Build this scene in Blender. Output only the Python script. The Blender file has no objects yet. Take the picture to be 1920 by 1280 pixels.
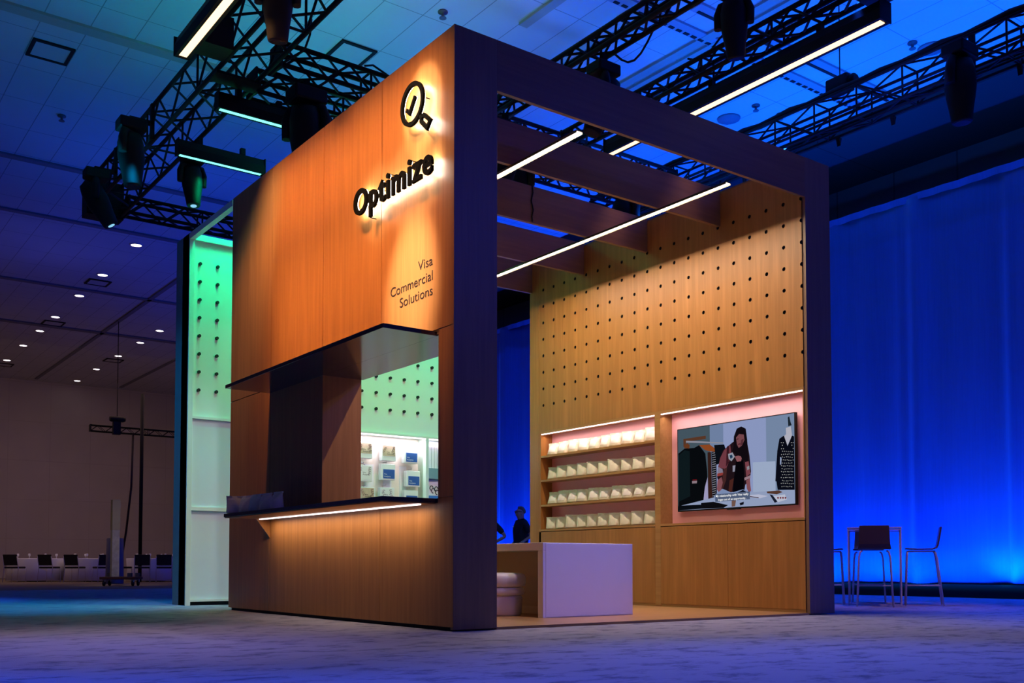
import bpy, bmesh, math, random
from mathutils import Vector, Matrix
random.seed(7)
PI = math.pi
S = bpy.context.scene
C = S.collection

def lin(r, g, b):
    f = lambda c: (c / 255 / 12.92) if c / 255 <= 0.04045 else ((c / 255 + 0.055) / 1.055) ** 2.4
    return (f(r), f(g), f(b))

# ------------------------------------------------------------------ camera
cam = bpy.data.cameras.new('camera')
cam.sensor_fit = 'HORIZONTAL'; cam.sensor_width = 36.0
cam.lens = 1885.7 / 1920 * 36.0
cam.shift_y = (980.6 - 640) / 1920
cam.clip_start = 0.05; cam.clip_end = 200
co = bpy.data.objects.new('camera', cam); C.objects.link(co); S.camera = co
yaw, pitch = 0.63586, 0.042024
fw = Vector((math.sin(yaw) * math.cos(pitch), math.cos(yaw) * math.cos(pitch), math.sin(pitch)))
rt = Vector((math.cos(yaw), -math.sin(yaw), 0)); up = rt.cross(fw)
mw = Matrix((rt, up, -fw)).transposed().to_4x4()
mw.translation = Vector((-4.3341, -6.6516, 0.5193))
co.matrix_world = mw

# ------------------------------------------------------------------ world + exposure
wld = bpy.data.worlds.new('hall_ambient'); S.world = wld; wld.use_nodes = True
bg = wld.node_tree.nodes['Background']
bg.inputs['Color'].default_value = (0.16, 0.20, 1.0, 1); bg.inputs['Strength'].default_value = 0.055
S.view_settings.view_transform = 'Standard'; S.view_settings.look = 'None'
S.view_settings.exposure = 0.0; S.view_settings.gamma = 1.0
S.view_settings.use_curve_mapping = False

# ------------------------------------------------------------------ lights of the hall
def aim(o, d):
    o.rotation_euler = Vector(d).to_track_quat('-Z', 'Y').to_euler()
def area(name, loc, d, sx, sy, col, w, spread=180, xdir=None):
    l = bpy.data.lights.new(name, 'AREA'); l.shape = 'RECTANGLE'; l.size = sx; l.size_y = sy
    l.color = col; l.energy = w; l.spread = math.radians(spread)
    o = bpy.data.objects.new(name, l); C.objects.link(o); o.location = loc
    if xdir is None: aim(o, d)
    else:
        z = -Vector(d).normalized(); x = Vector(xdir).normalized(); y = z.cross(x).normalized(); x = y.cross(z)
        m = Matrix((x, y, z)).transposed().to_4x4(); m.translation = Vector(loc); o.matrix_world = m
    return o
def spot(name, loc, tgt, col, w, ang, blend=1.0, r=0.08):
    l = bpy.data.lights.new(name, 'SPOT'); l.color = col; l.energy = w
    l.spot_size = math.radians(ang); l.spot_blend = blend; l.shadow_soft_size = r
    o = bpy.data.objects.new(name, l); C.objects.link(o); o.location = loc
    aim(o, Vector(tgt) - Vector(loc)); return o

WARM = (1.0, 0.46, 0.15); PINKW = (1.0, 0.78, 0.56); BLUE = (0.03, 0.16, 1.0); TEAL = (0.02, 0.85, 0.72)
# long warm battens under the trusses
area('warm_batten_light', (-1.06, 1.95, 5.66), (0.56, 0, -0.83), 0.10, 3.5, WARM, 34, 46, xdir=(0.83, 0, 0.56))
area('warm_batten_light', (-1.06, 1.85, 5.66), (0.38, 0, -1), 0.10, 3.2, WARM, 20, 20, xdir=(1, 0, 0.38))
spot('sign_end_fill_spot', (-1.1, 3.4, 5.6), (0, 4.35, 2.6), WARM, 260, 46, 1.0)  # added fill for the wall end the batten misses, no fixture there
spot('column_fill_spot', (0.4, 13.5, 8.0), (2.8, 20.0, 1.0), (1, .75, .40), 900, 15, 1.0)  # added warm fill for the cardboard column, not a house fixture
spot('floor_pink_spot', (-1.1, 2.2, 5.6), (-2.3, 0.6, 0), (1.0, .68, .80), 400, 46, 1.0)
area('warm_batten_light', (4.12, 1.6, 5.66), (-0.25, 0, -1), 0.10, 2.2, (1, .58, .50), 10, 40, xdir=(1, 0, -0.25))
# profile spot on the small lettering
# gobo style pools on the lettering
GOBO = (1.0, 0.88, 0.72)
spot('sign_text_spot', (-2.3, 0.25, 6.1), (0, 0.66, 2.88), (1.0, 0.88, 0.80), 3200, 15, 1.0, 0.03)
spot('sign_text_spot', (-2.6, 0.20, 6.2), (0, 0.49, 4.38), GOBO, 900, 12.5, 0.45, 0.03)
for yy, zz, w in ((0.42, 3.86, 620), (0.84, 3.83, 480), (1.26, 3.80, 480)):
    spot('sign_text_spot', (-2.6, yy, 6.2), (0, yy, zz), GOBO, w, 10.0, 0.6, 0.03)
# blue wash on the booth front
for x, w in ((1.0, 250), (5.2, 330)):
    spot('blue_front_spot', (x, -8.0, 6.6), (2.6, 0, 1.6), (0.05, 0.06, 1.0), w, 62, 1.0)
# linear lights inside the booth
area('booth_line_light', (1.47, 0.85, 4.433), (0, 0, -1), 0.012, 1.32, PINKW, 62, 180, xdir=(1, 0, 0))
area('booth_line_light', (3.49, 2.28, 4.433), (0, 0, -1), 0.012, 4.1, PINKW, 104, 180, xdir=(1, 0, 0))
# niche and counter strips
area('niche_strip_light', (4.50, 3.42, 2.362), (0.25, 0, -1), 0.02, 2.24, (1, .78, .72), 4.2, 150, xdir=(1, 0, 0.25))
area('niche_strip_light', (4.50, 1.11, 2.362), (0.25, 0, -1), 0.02, 2.10, (1, .78, .72), 5.5, 150, xdir=(1, 0, 0.25))
area('counter_strip_light', (-0.13, 1.92, 1.004), (0.25, 0, -1), 0.02, 3.2, (1, .74, .52), 9, 150, xdir=(1, 0, 0.25))
area('display_strip_light', (3.06, 6.40, 2.43), (0, 0.25, -1), 1.14, 0.03, (.95, .95, 1), 9, 160)
area('display_strip_light', (4.22, 6.40, 2.43), (0, 0.25, -1), 1.10, 0.03, (.95, .95, 1), 9, 160)
# teal battens over the green display wall
area('teal_batten_light', (0.35, 4.30, 5.66), (0.1, 0.35, -1), 0.5, 0.06, TEAL, 1.5, 110)
area('teal_batten_light', (0.45, 5.84, 5.66), (0.1, 0.10, -1), 0.6, 0.06, (0.0, .90, .34), 34, 150)
for x in (1.7, 3.0, 4.2): spot('green_wall_spot', (x, 5.0, 5.5), (x + .1, 6.35, 2.75), (0.0, 1.0, 0.32), 170, 70, 1.0)
spot('green_wall_spot', (0.9, 4.95, 5.5), (0.35, 6.35, 3.5), (0.0, 1.0, 0.32), 120, 62, 1.0)
spot('pale_wall_spot', (-0.6, 2.6, 5.9), (0.35, 6.35, 0.9), (0.66, 0.85, 0.78), 330, 34, 0.9)
# green beam over the roof of the booth
spot('green_beam_spot', (0.6, 5.3, 5.9), (4.45, 3.3, 4.1), (0.20, 1.0, 0.30), 40, 26, 0.5)
# blue wash on the carpet
for x, y, tx, ty, w, a in ((-3.2, -0.9, -4.2, -4.2, 1200, 58), (0.6, -0.9, -0.2, -4.4, 900, 58), (4.2, -0.9, 3.6, -4.2, 1000, 58),
                           (7.0, -0.2, 7.2, -2.6, 900, 58), (6.6, 2.0, 8.6, 1.8, 1300, 62), (-4.2, 2.6, -6.0, 3.4, 900, 60), (-5.6, -0.6, -6.6, -1.6, 1000, 66), (-2.6, 0.6, -3.4, -0.6, 420, 50),
                           (-2.0, 9.6, -3.4, 10.4, 900, 50)):
    spot('blue_floor_spot', (x, y, 6.2), (tx, ty, 0), (0.008, 0.085, 1.0), w * 1.6, a, 1.0)
spot('floor_cyan_spot', (-0.8, 6.0, 5.7), (-1.6, 7.4, 0), (0.0, .42, 1.0), 800, 62, 1.0)
spot('stool_pink_spot', (5.5, -1.6, 5.9), (7.1, 0.7, 0.3), (1, .50, .62), 330, 34, 1.0)
spot('desk_blue_spot', (2.8, -3.2, 6.0), (2.1, 0.85, 0.45), (.40, .36, 1.0), 680, 15, 0.8)
# curtain uplights
for y in (-2.0, 6.4, 14.8):
    area('curtain_uplight', (10.72, y, 0.10), (0.20, 0, 1), 0.10, 8.4, (0.0, 0.008, 1.0), 430, 150, xdir=(1, 0, -0.20))
    area('curtain_uplight', (10.86, y, 0.10), (0.30, 0, 1), 0.10, 8.4, (0.0, 0.28, 0.9), 92, 150, xdir=(1, 0, -0.30))
for y, w in ((1.43, 46), (3.6, 8), (6.0, 10), (12.0, 12), (15.5, 12)):
    spot('curtain_uplight', (10.98, y, 0.14), (11.3, y, 0.9), (0.0, 0.5, 1.0), w, 110, 1.0, 0.05)
# blue wash on the ceiling from heads turned upward
for x, y, w, col in ((8.6, -0.4, 500, (0.0, 0.13, 1)), (8.6, 3.4, 500, (0.0, 0.13, 1)), (5.6, 3.2, 210, (0.0, .12, 1)),
                     (5.4, 0.2, 150, (.03, .10, 1)), (8.4, 8.0, 250, (0, .10, 1)), (3.0, 4.6, 110, (.05, .13, 1)),
                     (1.2, 5.2, 120, (0.0, .62, .40)), (2.2, 7.0, 110, (0.0, .55, .42)), (-1.2, 6.5, 75, (.0, .34, .62)), (-3.0, 10.0, 45, (.0, .16, .5)),
                     (1.4, 12.5, 110, (.01, .10, .9)), (1.0, 19.0, 70, (.06, .07, .6))):
    spot('ceiling_wash_spot', (x, y, 5.2), (x, y, 8.2), col, w, 150, 1.0, 0.1)
spot('ceiling_warm_spot', (1.6, 2.6, 6.6), (2.6, 4.4, 8.2), (.9, .8, .45), 40, 90, 1.0)
# dim warm house light on the far part of the hall
area('house_light', (3, 30, 7.9), (0, 0.4, -1), 16, 10, (1.0, .62, .50), 430, 170)

# ------------------------------------------------------------------ materials
MATS = {}
def nmat(name):
    m = bpy.data.materials.new(name); m.use_nodes = True
    return m, m.node_tree.nodes, m.node_tree.links, m.node_tree.nodes['Principled BSDF']
def plain(name, col, rough=0.5, metal=0.0, spec=0.5, noise=0.0, scale=6.0, bump=0.0):
    if name in MATS: return MATS[name]
    m, n, l, b = nmat(name)
    b.inputs['Roughness'].default_value = rough; b.inputs['Metallic'].default_value = metal
    b.inputs['Specular IOR Level'].default_value = spec
    b.inputs['Base Color'].default_value = (*col, 1)
    tc = n.new('ShaderNodeTexCoord'); nz = n.new('ShaderNodeTexNoise'); nz.inputs['Scale'].default_value = scale
    nz.inputs['Detail'].default_value = 4
    l.new(tc.outputs['Object'], nz.inputs['Vector'])
    mx = n.new('ShaderNodeMix'); mx.data_type = 'RGBA'
    k = max(noise, 0.02)
    mx.inputs[6].default_value = (*[c * (1 - k) for c in col], 1); mx.inputs[7].default_value = (*[min(1, c * (1 + k)) for c in col], 1)
    l.new(nz.outputs['Fac'], mx.inputs[0]); l.new(mx.outputs[2], b.inputs['Base Color'])
    if bump:
        bp = n.new('ShaderNodeBump'); bp.inputs['Strength'].default_value = bump; bp.inputs['Distance'].default_value = 0.01
        l.new(nz.outputs['Fac'], bp.inputs['Height']); l.new(bp.outputs['Normal'], b.inputs['Normal'])
    MATS[name] = m; return m
def emit(name, col, s):
    if name in MATS: return MATS[name]
    m = bpy.data.materials.new(name); m.use_nodes = True; n = m.node_tree.nodes; l = m.node_tree.links
    n.clear(); o = n.new('ShaderNodeOutputMaterial'); e = n.new('ShaderNodeEmission')
    e.inputs['Color'].default_value = (*col, 1); e.inputs['Strength'].default_value = s
    l.new(e.outputs[0], o.inputs[0]); MATS[name] = m; return m
def wood(name, c1, c2, axis='Z', rough=0.42, figure=1.0):
    if name in MATS: return MATS[name]
    m, n, l, b = nmat(name); b.inputs['Roughness'].default_value = rough
    tc = n.new('ShaderNodeTexCoord'); mp = n.new('ShaderNodeMapping')
    sc = {'Z': (14, 14, 0.55), 'X': (0.55, 14, 14), 'Y': (14, 0.55, 14)}[axis]
    mp.inputs['Scale'].default_value = sc; l.new(tc.outputs['Object'], mp.inputs['Vector'])
    nz = n.new('ShaderNodeTexNoise'); nz.inputs['Scale'].default_value = 1.6; nz.inputs['Detail'].default_value = 7
    nz.inputs['Roughness'].default_value = 0.62; nz.inputs['Distortion'].default_value = 0.5
    l.new(mp.outputs[0], nz.inputs['Vector'])
    mp2 = n.new('ShaderNodeMapping'); mp2.inputs['Scale'].default_value = tuple(s * (0.16 if s > 1 else 0.5) for s in sc)
    l.new(tc.outputs['Object'], mp2.inputs['Vector'])
    wv = n.new('ShaderNodeTexNoise'); wv.inputs['Scale'].default_value = 2.2; wv.inputs['Detail'].default_value = 2
    l.new(mp2.outputs[0], wv.inputs['Vector'])
    fr = n.new('ShaderNodeMath'); fr.operation = 'MULTIPLY'; fr.inputs[1].default_value = 9.0; l.new(wv.outputs['Fac'], fr.inputs[0])
    sn = n.new('ShaderNodeMath'); sn.operation = 'SINE'; l.new(fr.outputs[0], sn.inputs[0])
    ad = n.new('ShaderNodeMath'); ad.operation = 'MULTIPLY_ADD'; ad.inputs[1].default_value = 0.10 * figure
    l.new(sn.outputs[0], ad.inputs[0]); l.new(nz.outputs['Fac'], ad.inputs[2])
    rp = n.new('ShaderNodeValToRGB'); rp.color_ramp.elements[0].position = 0.28; rp.color_ramp.elements[1].position = 0.74
    rp.color_ramp.elements[0].color = (*c1, 1); rp.color_ramp.elements[1].color = (*c2, 1)
    l.new(ad.outputs[0], rp.inputs['Fac']); l.new(rp.outputs[0], b.inputs['Base Color'])
    MATS[name] = m; return m

W_SIGN = wood('warm_veneer', (.36, .15, .040), (.50, .225, .066))
W_OAK = wood('oak_veneer', (.35, .148, .031), (.50, .218, .052), figure=1.6)
W_BEAM = wood('shaded_beam_veneer', (.20, .105, .055), (.28, .15, .075), 'X')  # same booth wood, colour darkened for the shade on beams and header
W_SHELF = wood('shelf_veneer', (.36, .175, .05), (.48, .25, .08), 'Y')
W_FLOOR = wood('platform_veneer', (.36, .19, .075), (.48, .27, .11), 'X', 0.35)
W_FRAME = wood('shaded_frame_veneer', (.20, .12, .075), (.28, .17, .10))  # same booth wood, its unlit look put into a darker colour
DARK = plain('dark_recess', (.008, .008, .009), .8)
LAM = plain('dark_laminate', (.035, .026, .026), .13, 0, 1.0)
BLK = plain('black_metal', (.006, .006, .007), .6, 0, .25)
BLKP = plain('black_plastic', (.007, .007, .008), .6, 0, .25)
WHITE = plain('white_laminate', (.78, .76, .80), .35)
GREENW = plain('pale_wall_paint', (.70, .80, .74), .6)
PALE = plain('pale_panel', (.62, .74, .80), .5)
PINK = plain('pink_backing', (.86, .44, .47), .6)
CHROME = plain('pale_metal_tube', (.66, .60, .62), .3)
E_WARM = emit('warm_led', (1, .64, .34), 2.6)
E_LINE = emit('pink_white_led', (1, .78, .66), 4.0)
E_TEAL = emit('teal_led', (.2, 1, .92), 1.9)
E_STRIP = emit('white_led', (1, .84, .86), 2.6)
E_HALO = emit('halo_led', (1, .93, .80), 30.0)
E_DOWN = emit('downlight_led', (1, .86, .90), 7.0)

# ------------------------------------------------------------------ mesh helpers
class B:
    def __init__(s): s.bm = bmesh.new(); s.mi = 0
    def face(s, vs):
        f = s.bm.faces.new([s.bm.verts.new(v) for v in vs]); f.material_index = s.mi; return f
    def box(s, x0, x1, y0, y1, z0, z1):
        v = [s.bm.verts.new((x, y, z)) for z in (z0, z1) for x, y in ((x0, y0), (x1, y0), (x1, y1), (x0, y1))]
        for q in ((3, 2, 1, 0), (4, 5, 6, 7), (0, 1, 5, 4), (1, 2, 6, 5), (2, 3, 7, 6), (3, 0, 4, 7)):
            s.bm.faces.new([v[i] for i in q]).material_index = s.mi
        return s
    def prism(s, pts, d):
        a = [s.bm.verts.new(p) for p in pts]; b = [s.bm.verts.new(Vector(p) + Vector(d)) for p in pts]; n = len(pts)
        fs = [s.bm.faces.new(a[::-1]), s.bm.faces.new(b)] + [s.bm.faces.new((a[i], a[(i + 1) % n], b[(i + 1) % n], b[i])) for i in range(n)]
        for f in fs: f.material_index = s.mi
        return s
    def tube(s, pts, r, n=8, cap=True):
        pts = [Vector(p) for p in pts]; rs = r if isinstance(r, (list, tuple)) else [r] * len(pts)
        rings = []; ref = None
        for i, p in enumerate(pts):
            t = (pts[min(i + 1, len(pts) - 1)] - pts[max(i - 1, 0)]).normalized()
            if ref is None: ref = Vector((0, 0, 1)) if abs(t.z) < .9 else Vector((1, 0, 0))
            u = t.cross(ref).normalized(); w = u.cross(t).normalized(); ref = w
            rings.append([s.bm.verts.new(p + (u * math.cos(2 * PI * k / n) + w * math.sin(2 * PI * k / n)) * rs[i]) for k in range(n)])
        for a, b in zip(rings, rings[1:]):
            for k in range(n):
                f = s.bm.faces.new((a[k], a[(k + 1) % n], b[(k + 1) % n], b[k])); f.smooth = n > 6; f.material_index = s.mi
        if cap:
            for f in (s.bm.faces.new(rings[0][::-1]), s.bm.faces.new(rings[-1])): f.material_index = s.mi
        return s
    def lathe(s, prof, c=(0, 0, 0), n=24, axis='Z', closed=True):
        rings = []
        for r, h in prof:
            ring = []
            for k in range(n):
                a = 2 * PI * k / n; x, y = r * math.cos(a), r * math.sin(a)
                p = {'Z': (x, y, h), 'X': (h, x, y), 'Y': (x, h, y)}[axis]
                ring.append(s.bm.verts.new(Vector(p) + Vector(c)))
            rings.append(ring)
        for a, b in zip(rings, rings[1:]):
            for k in range(n):
                f = s.bm.faces.new((a[k], a[(k + 1) % n], b[(k + 1) % n], b[k])); f.smooth = True; f.material_index = s.mi
        if closed:
            for ring in (rings[0][::-1], rings[-1]):
                s.bm.faces.new(ring).material_index = s.mi
        return s
    def holed(s, org, U, V, u0, u1, v0, v1, us, vs, r, depth, n=16, dark=1):
        """flat panel in the U,V plane with round through holes; depth goes along -(U x V)"""
        org, U, V = Vector(org), Vector(U), Vector(V); N = U.cross(V)
        P = lambda u, v, d=0.0: org + U * u + V * v - N * d
        ub = [u0] + [(a + b) / 2 for a, b in zip(us, us[1:])] + [u1]
        vb = [v0] + [(a + b) / 2 for a, b in zip(vs, vs[1:])] + [v1]
        for i, cu in enumerate(us):
            for j, cv in enumerate(vs):
                out, inn, bot = [], [], []
                for k in range(n):
                    a = 2 * PI * k / n; c, q = math.cos(a), math.sin(a); m = max(abs(c), abs(q)); sx, sy = c / m, q / m
                    du = sx * ((ub[i + 1] - cu) if sx > 0 else (cu - ub[i])); dv = sy * ((vb[j + 1] - cv) if sy > 0 else (cv - vb[j]))
                    out.append(s.bm.verts.new(P(cu + du, cv + dv)))
                    inn.append(s.bm.verts.new(P(cu + r * c, cv + r * q))); bot.append(s.bm.verts.new(P(cu + r * c, cv + r * q, depth)))
                for k in range(n):
                    k2 = (k + 1) % n
                    s.bm.faces.new((out[k], out[k2], inn[k2], inn[k])).material_index = 0
                    s.bm.faces.new((inn[k], inn[k2], bot[k2], bot[k])).material_index = dark
                s.bm.faces.new(bot).material_index = dark
        return s
    def build(s, name, mats, parent=None, bevel=0.0, smooth=False, weld=False):
        if weld: bmesh.ops.remove_doubles(s.bm, verts=s.bm.verts, dist=1e-5)
        bmesh.ops.recalc_face_normals(s.bm, faces=s.bm.faces)
        me = bpy.data.meshes.new(name); s.bm.to_mesh(me); s.bm.free()
        if not isinstance(mats, (list, tuple)): mats = [mats]
        for m in mats: me.materials.append(m)
        if smooth:
            for p in me.polygons: p.use_smooth = True
        o = bpy.data.objects.new(name, me); C.objects.link(o)
        if parent: attach(o, parent)
        if bevel:
            md = o.modifiers.new('bevel', 'BEVEL'); md.width = bevel; md.segments = 2; md.limit_method = 'ANGLE'
        return o
def attach(o, parent):
    """mesh data are in world coordinates for world-built things: undo the parent's offset"""
    o.parent = parent
    off = Vector((0, 0, 0)); p = parent
    while p: off += Vector(p.location); p = p.parent
    if not parent.get('_local'): o.location = -off
def tag(o, label, cat, group=None, kind=None):
    o['label'] = label; o['category'] = cat
    if group: o['group'] = group
    if kind: o['kind'] = kind
    return o
def thing(name, label, cat, loc=(0, 0, 0), group=None, rz=0.0, local=False):
    o = bpy.data.objects.new(name, None); C.objects.link(o); o.empty_display_size = .1
    o.location = loc; o.rotation_euler = (0, 0, rz)
    if local: o['_local'] = 1
    return tag(o, label, cat, group)
def struct(o): o['kind'] = 'structure'; return o
KIDS = {}
def copy_tree(o, parent=None):
    c = o.copy(); C.objects.link(c)
    if parent: c.parent = parent
    for ch in list(o.children): copy_tree(ch, c)
    return c
def place(proto, used, loc, rz=0, label=None, group=None, sc=None, rot=None):
    o = proto if not used else copy_tree(proto)
    o.location = loc; o.rotation_euler = rot if rot else (0, 0, rz)
    if sc: o.scale = (sc, sc, sc)
    if label: o['label'] = label
    if group: o['group'] = group
    return o
ORD = ['first', 'second', 'third', 'fourth', 'fifth', 'sixth', 'seventh', 'eighth', 'ninth', 'tenth', 'eleventh', 'twelfth']
def text_mesh(txt, size, bold=0.0, extrude=0.0, align='LEFT', res=5, sp=1.0):
    cu = bpy.data.curves.new('t', 'FONT'); cu.body = txt; cu.size = size; cu.offset = bold; cu.extrude = extrude
    cu.align_x = align; cu.space_character = sp; cu.resolution_u = res
    o = bpy.data.objects.new('t', cu); C.objects.link(o)
    dg = bpy.context.evaluated_depsgraph_get(); dg.update()
    me = bpy.data.meshes.new_from_object(o.evaluated_get(dg))
    bpy.data.objects.remove(o); bpy.data.curves.remove(cu)
    return me
def mesh_obj(name, me, mat, parent=None):
    me.materials.clear(); me.materials.append(mat)
    o = bpy.data.objects.new(name, me); C.objects.link(o)
    if parent: attach(o, parent)
    return o

# ------------------------------------------------------------------ setting
def floor_mat():
    m, n, l, b = nmat('carpet'); b.inputs['Roughness'].default_value = .95; b.inputs['Specular IOR Level'].default_value = .1
    tc = n.new('ShaderNodeTexCoord'); mp = n.new('ShaderNodeMapping'); mp.inputs['Rotation'].default_value = (0, 0, .6)
    mp.inputs['Scale'].default_value = (2.2, 3.6, 1); l.new(tc.outputs['Object'], mp.inputs[0])
    a = n.new('ShaderNodeTexNoise'); a.inputs['Scale'].default_value = 1.5; a.inputs['Detail'].default_value = 8; a.inputs['Roughness'].default_value = .72
    l.new(mp.outputs[0], a.inputs['Vector'])
    r = n.new('ShaderNodeValToRGB'); e = r.color_ramp.elements
    e[0].position = .36; e[0].color = (.13, .135, .20, 1); e[1].position = .50; e[1].color = (.31, .31, .40, 1)
    l.new(a.outputs['Fac'], r.inputs[0]); l.new(r.outputs[0], b.inputs['Base Color'])
    f = n.new('ShaderNodeTexNoise'); f.inputs['Scale'].default_value = 160; l.new(tc.outputs['Object'], f.inputs['Vector'])
    bp = n.new('ShaderNodeBump'); bp.inputs['Strength'].default_value = .35; bp.inputs['Distance'].default_value = .01
    l.new(f.outputs['Fac'], bp.inputs['Height']); l.new(bp.outputs[0], b.inputs['Normal'])
    return m
def tile_mat(name, col, px, py, ox, oy, w=.012, dark=.35):
    m, n, l, b = nmat(name); b.inputs['Roughness'].default_value = .85; b.inputs['Specular IOR Level'].default_value = .2
    tc = n.new('ShaderNodeTexCoord'); sp = n.new('ShaderNodeSeparateXYZ'); l.new(tc.outputs['Object'], sp.inputs[0])
    outs = []
    for ax, per, off in ((px[0], px[1], ox), (py[0], py[1], oy)):
        s = n.new('ShaderNodeMath'); s.operation = 'SUBTRACT'; s.inputs[1].default_value = off - per * 40; l.new(sp.outputs[ax], s.inputs[0])
        q = n.new('ShaderNodeMath'); q.operation = 'MODULO'; q.inputs[1].default_value = per; l.new(s.outputs[0], q.inputs[0])
        t = n.new('ShaderNodeMath'); t.operation = 'LESS_THAN'; t.inputs[1].default_value = w; l.new(q.outputs[0], t.inputs[0]); outs.append(t)
    mx = n.new('ShaderNodeMath'); mx.operation = 'MAXIMUM'; l.new(outs[0].outputs[0], mx.inputs[0]); l.new(outs[1].outputs[0], mx.inputs[1])
    nz = n.new('ShaderNodeTexNoise'); nz.inputs['Scale'].default_value = .8; l.new(tc.outputs['Object'], nz.inputs['Vector'])
    c = n.new('ShaderNodeMix'); c.data_type = 'RGBA'; c.inputs[6].default_value = (*[k * .9 for k in col], 1); c.inputs[7].default_value = (*[min(1, k * 1.08) for k in col], 1)
    l.new(nz.outputs['Fac'], c.inputs[0])
    d = n.new('ShaderNodeMix'); d.data_type = 'RGBA'; d.inputs[7].default_value = (*[k * dark for k in col], 1)
    l.new(mx.outputs[0], d.inputs[0]); l.new(c.outputs[2], d.inputs[6]); l.new(d.outputs[2], b.inputs['Base Color'])
    return m
CARPET = floor_mat()
CEIL = tile_mat('ceiling_tile', (.62, .62, .62), ('X', .61), ('Y', 1.22), .38, 3.92, .014, .5)
WALLM = tile_mat('hall_wall_panel', (.44, .38, .36), ('X', 1.6), ('Z', 1.62), .2, 1.62 - .012, .03, .9)
WALLR = tile_mat('side_wall_panel', (.10, .10, .11), ('Y', 1.25), ('Z', 9.0), .3, 0, .03, .5)
HALLF = plain('brown_hall_floor', (.20, .15, .11), .95, noise=.3, scale=3)  # browner colour for the far stretch of the floor
struct(B().box(-16, 12.5, -14, 16.4, -.1, 0).build('floor', CARPET))
struct(B().box(-16, 12.5, 16.4, 38.8, -.1, 0).build('floor_hall', HALLF))
struct(B().box(-16, 10.4, -14, 38.8, 8.2, 8.4).build('ceiling', CEIL))
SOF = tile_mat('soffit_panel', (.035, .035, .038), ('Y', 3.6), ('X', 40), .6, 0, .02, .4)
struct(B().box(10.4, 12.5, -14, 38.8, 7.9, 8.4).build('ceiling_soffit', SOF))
struct(B().box(-16, 12.5, 38.6, 38.8, 0, 8.2).build('wall_back', WALLM))
struct(B().box(12.5, 12.7, -14, 38.8, 0, 8.4).build('wall_right', WALLR))
# ceiling bands running across and along the hall
BAND = plain('ceiling_band', (.42, .40, .34), .7)
DBAND = plain('ceiling_band_dark', (.20, .20, .22), .7)
k = 1
for x0, x1, y0, y1, m in ((-16, 1.9, 8.20, 8.42, BAND), (-16, 10.4, 13.75, 13.93, DBAND), (-16, 10.4, 16.9, 17.06, DBAND), (-16, 10.4, 22.6, 22.8, DBAND),
                          (-16, 10.4, 27.7, 28.0, DBAND), (4.02, 4.16, -8, 4.5, BAND), (6.36, 6.52, -8, 5.4, BAND), (6.60, 6.70, -8, 5.4, BAND),
                          (4.25, 4.37, 17.2, 38, DBAND), (7.6, 7.72, 17.2, 38, DBAND)):
    struct(B().box(x0, x1, y0, y1, 8.16, 8.199).build('trim_%d' % k, m)); k += 1
# hatches
HF = plain('hatch_gap', (.004, .004, .005), .8)
def hatch(x, y, label, s=.58):
    t = thing('ceiling_hatch', label, 'ceiling hatch', (x, y, 8.2), 'access hatches in the ceiling')
    f = B(); a, c = s / 2, s / 2 - .05
    for q in ((-a, a, -a, -c), (-a, a, c, a), (-a, -c, -c, c), (c, a, -c, c)): f.box(x + q[0], x + q[1], y + q[2], y + q[3], 8.172, 8.199)
    f.build('frame', HF, t)
    B().box(x - c, x + c, y - c, y + c, 8.185, 8.199).build('panel', plain('hatch_panel', (.55, .55, .55), .85), t)
hatch(-1.14, 9.30, 'square black framed ceiling hatch near the top left corner of the photo')
hatch(2.50, 6.67, 'square black framed ceiling hatch above the sloping top of the orange sign wall')
hatch(5.32, 3.30, 'black framed ceiling hatch half hidden behind the truss over the booth front beam')
hatch(2.66, 21.75, 'black framed hatch behind the second downlight of the long left row')
hatch(2.72, 27.4, 'black framed hatch behind the fourth downlight of the long left row', .62)
hatch(2.70, 35.6, 'black framed hatch behind the farthest downlight at the left edge', .62)
hatch(5.85, 32.3, 'black framed hatch behind the third downlight of the short row beside the green wall', .62)
# downlights
def downlight(x, y, label):
    t = thing('downlight', label, 'ceiling light', (x, y, 8.2), 'round recessed downlights in the dark ceiling')
    B().lathe([(.16, 8.199), (.16, 8.185), (.125, 8.180), (.12, 8.199)], (x, y, 0), 20, closed=False).build('trim_ring', plain('white_ring', (.6, .6, .6), .5), t)
    B().lathe([(.12, 8.195), (.118, 8.188), (.02, 8.184)], (x, y, 0), 20).build('lens', E_DOWN, t)
for i, y in enumerate((17.86, 20.93, 23.46, 26.5, 28.78, 31.5, 34.6)):
    downlight(2.56 + i * .012, y, 'round glowing ceiling downlight, %s from the camera in the long left row' % ORD[i])
for i, y in enumerate((26.44, 28.6, 31.34, 34.42, 37.5)):
    downlight(5.76 + i * .006, y, 'round glowing ceiling downlight, %s from the camera in the row beside the green wall' % ORD[i])
for i, (x, y) in enumerate(((9.37, 1.42), (8.75, 4.8))):
    o = B().lathe([(.20, 8.199), (.19, 8.17), (.02, 8.165)], (x, y, 0), 24).build('ceiling_speaker', plain('speaker_grille', (.20, .20, .24), .7))
    tag(o, ('round flush ceiling speaker just above the right truss', 'round flush ceiling speaker above the right end of the booth front beam')[i], 'ceiling speaker', 'round ceiling speakers')
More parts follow.
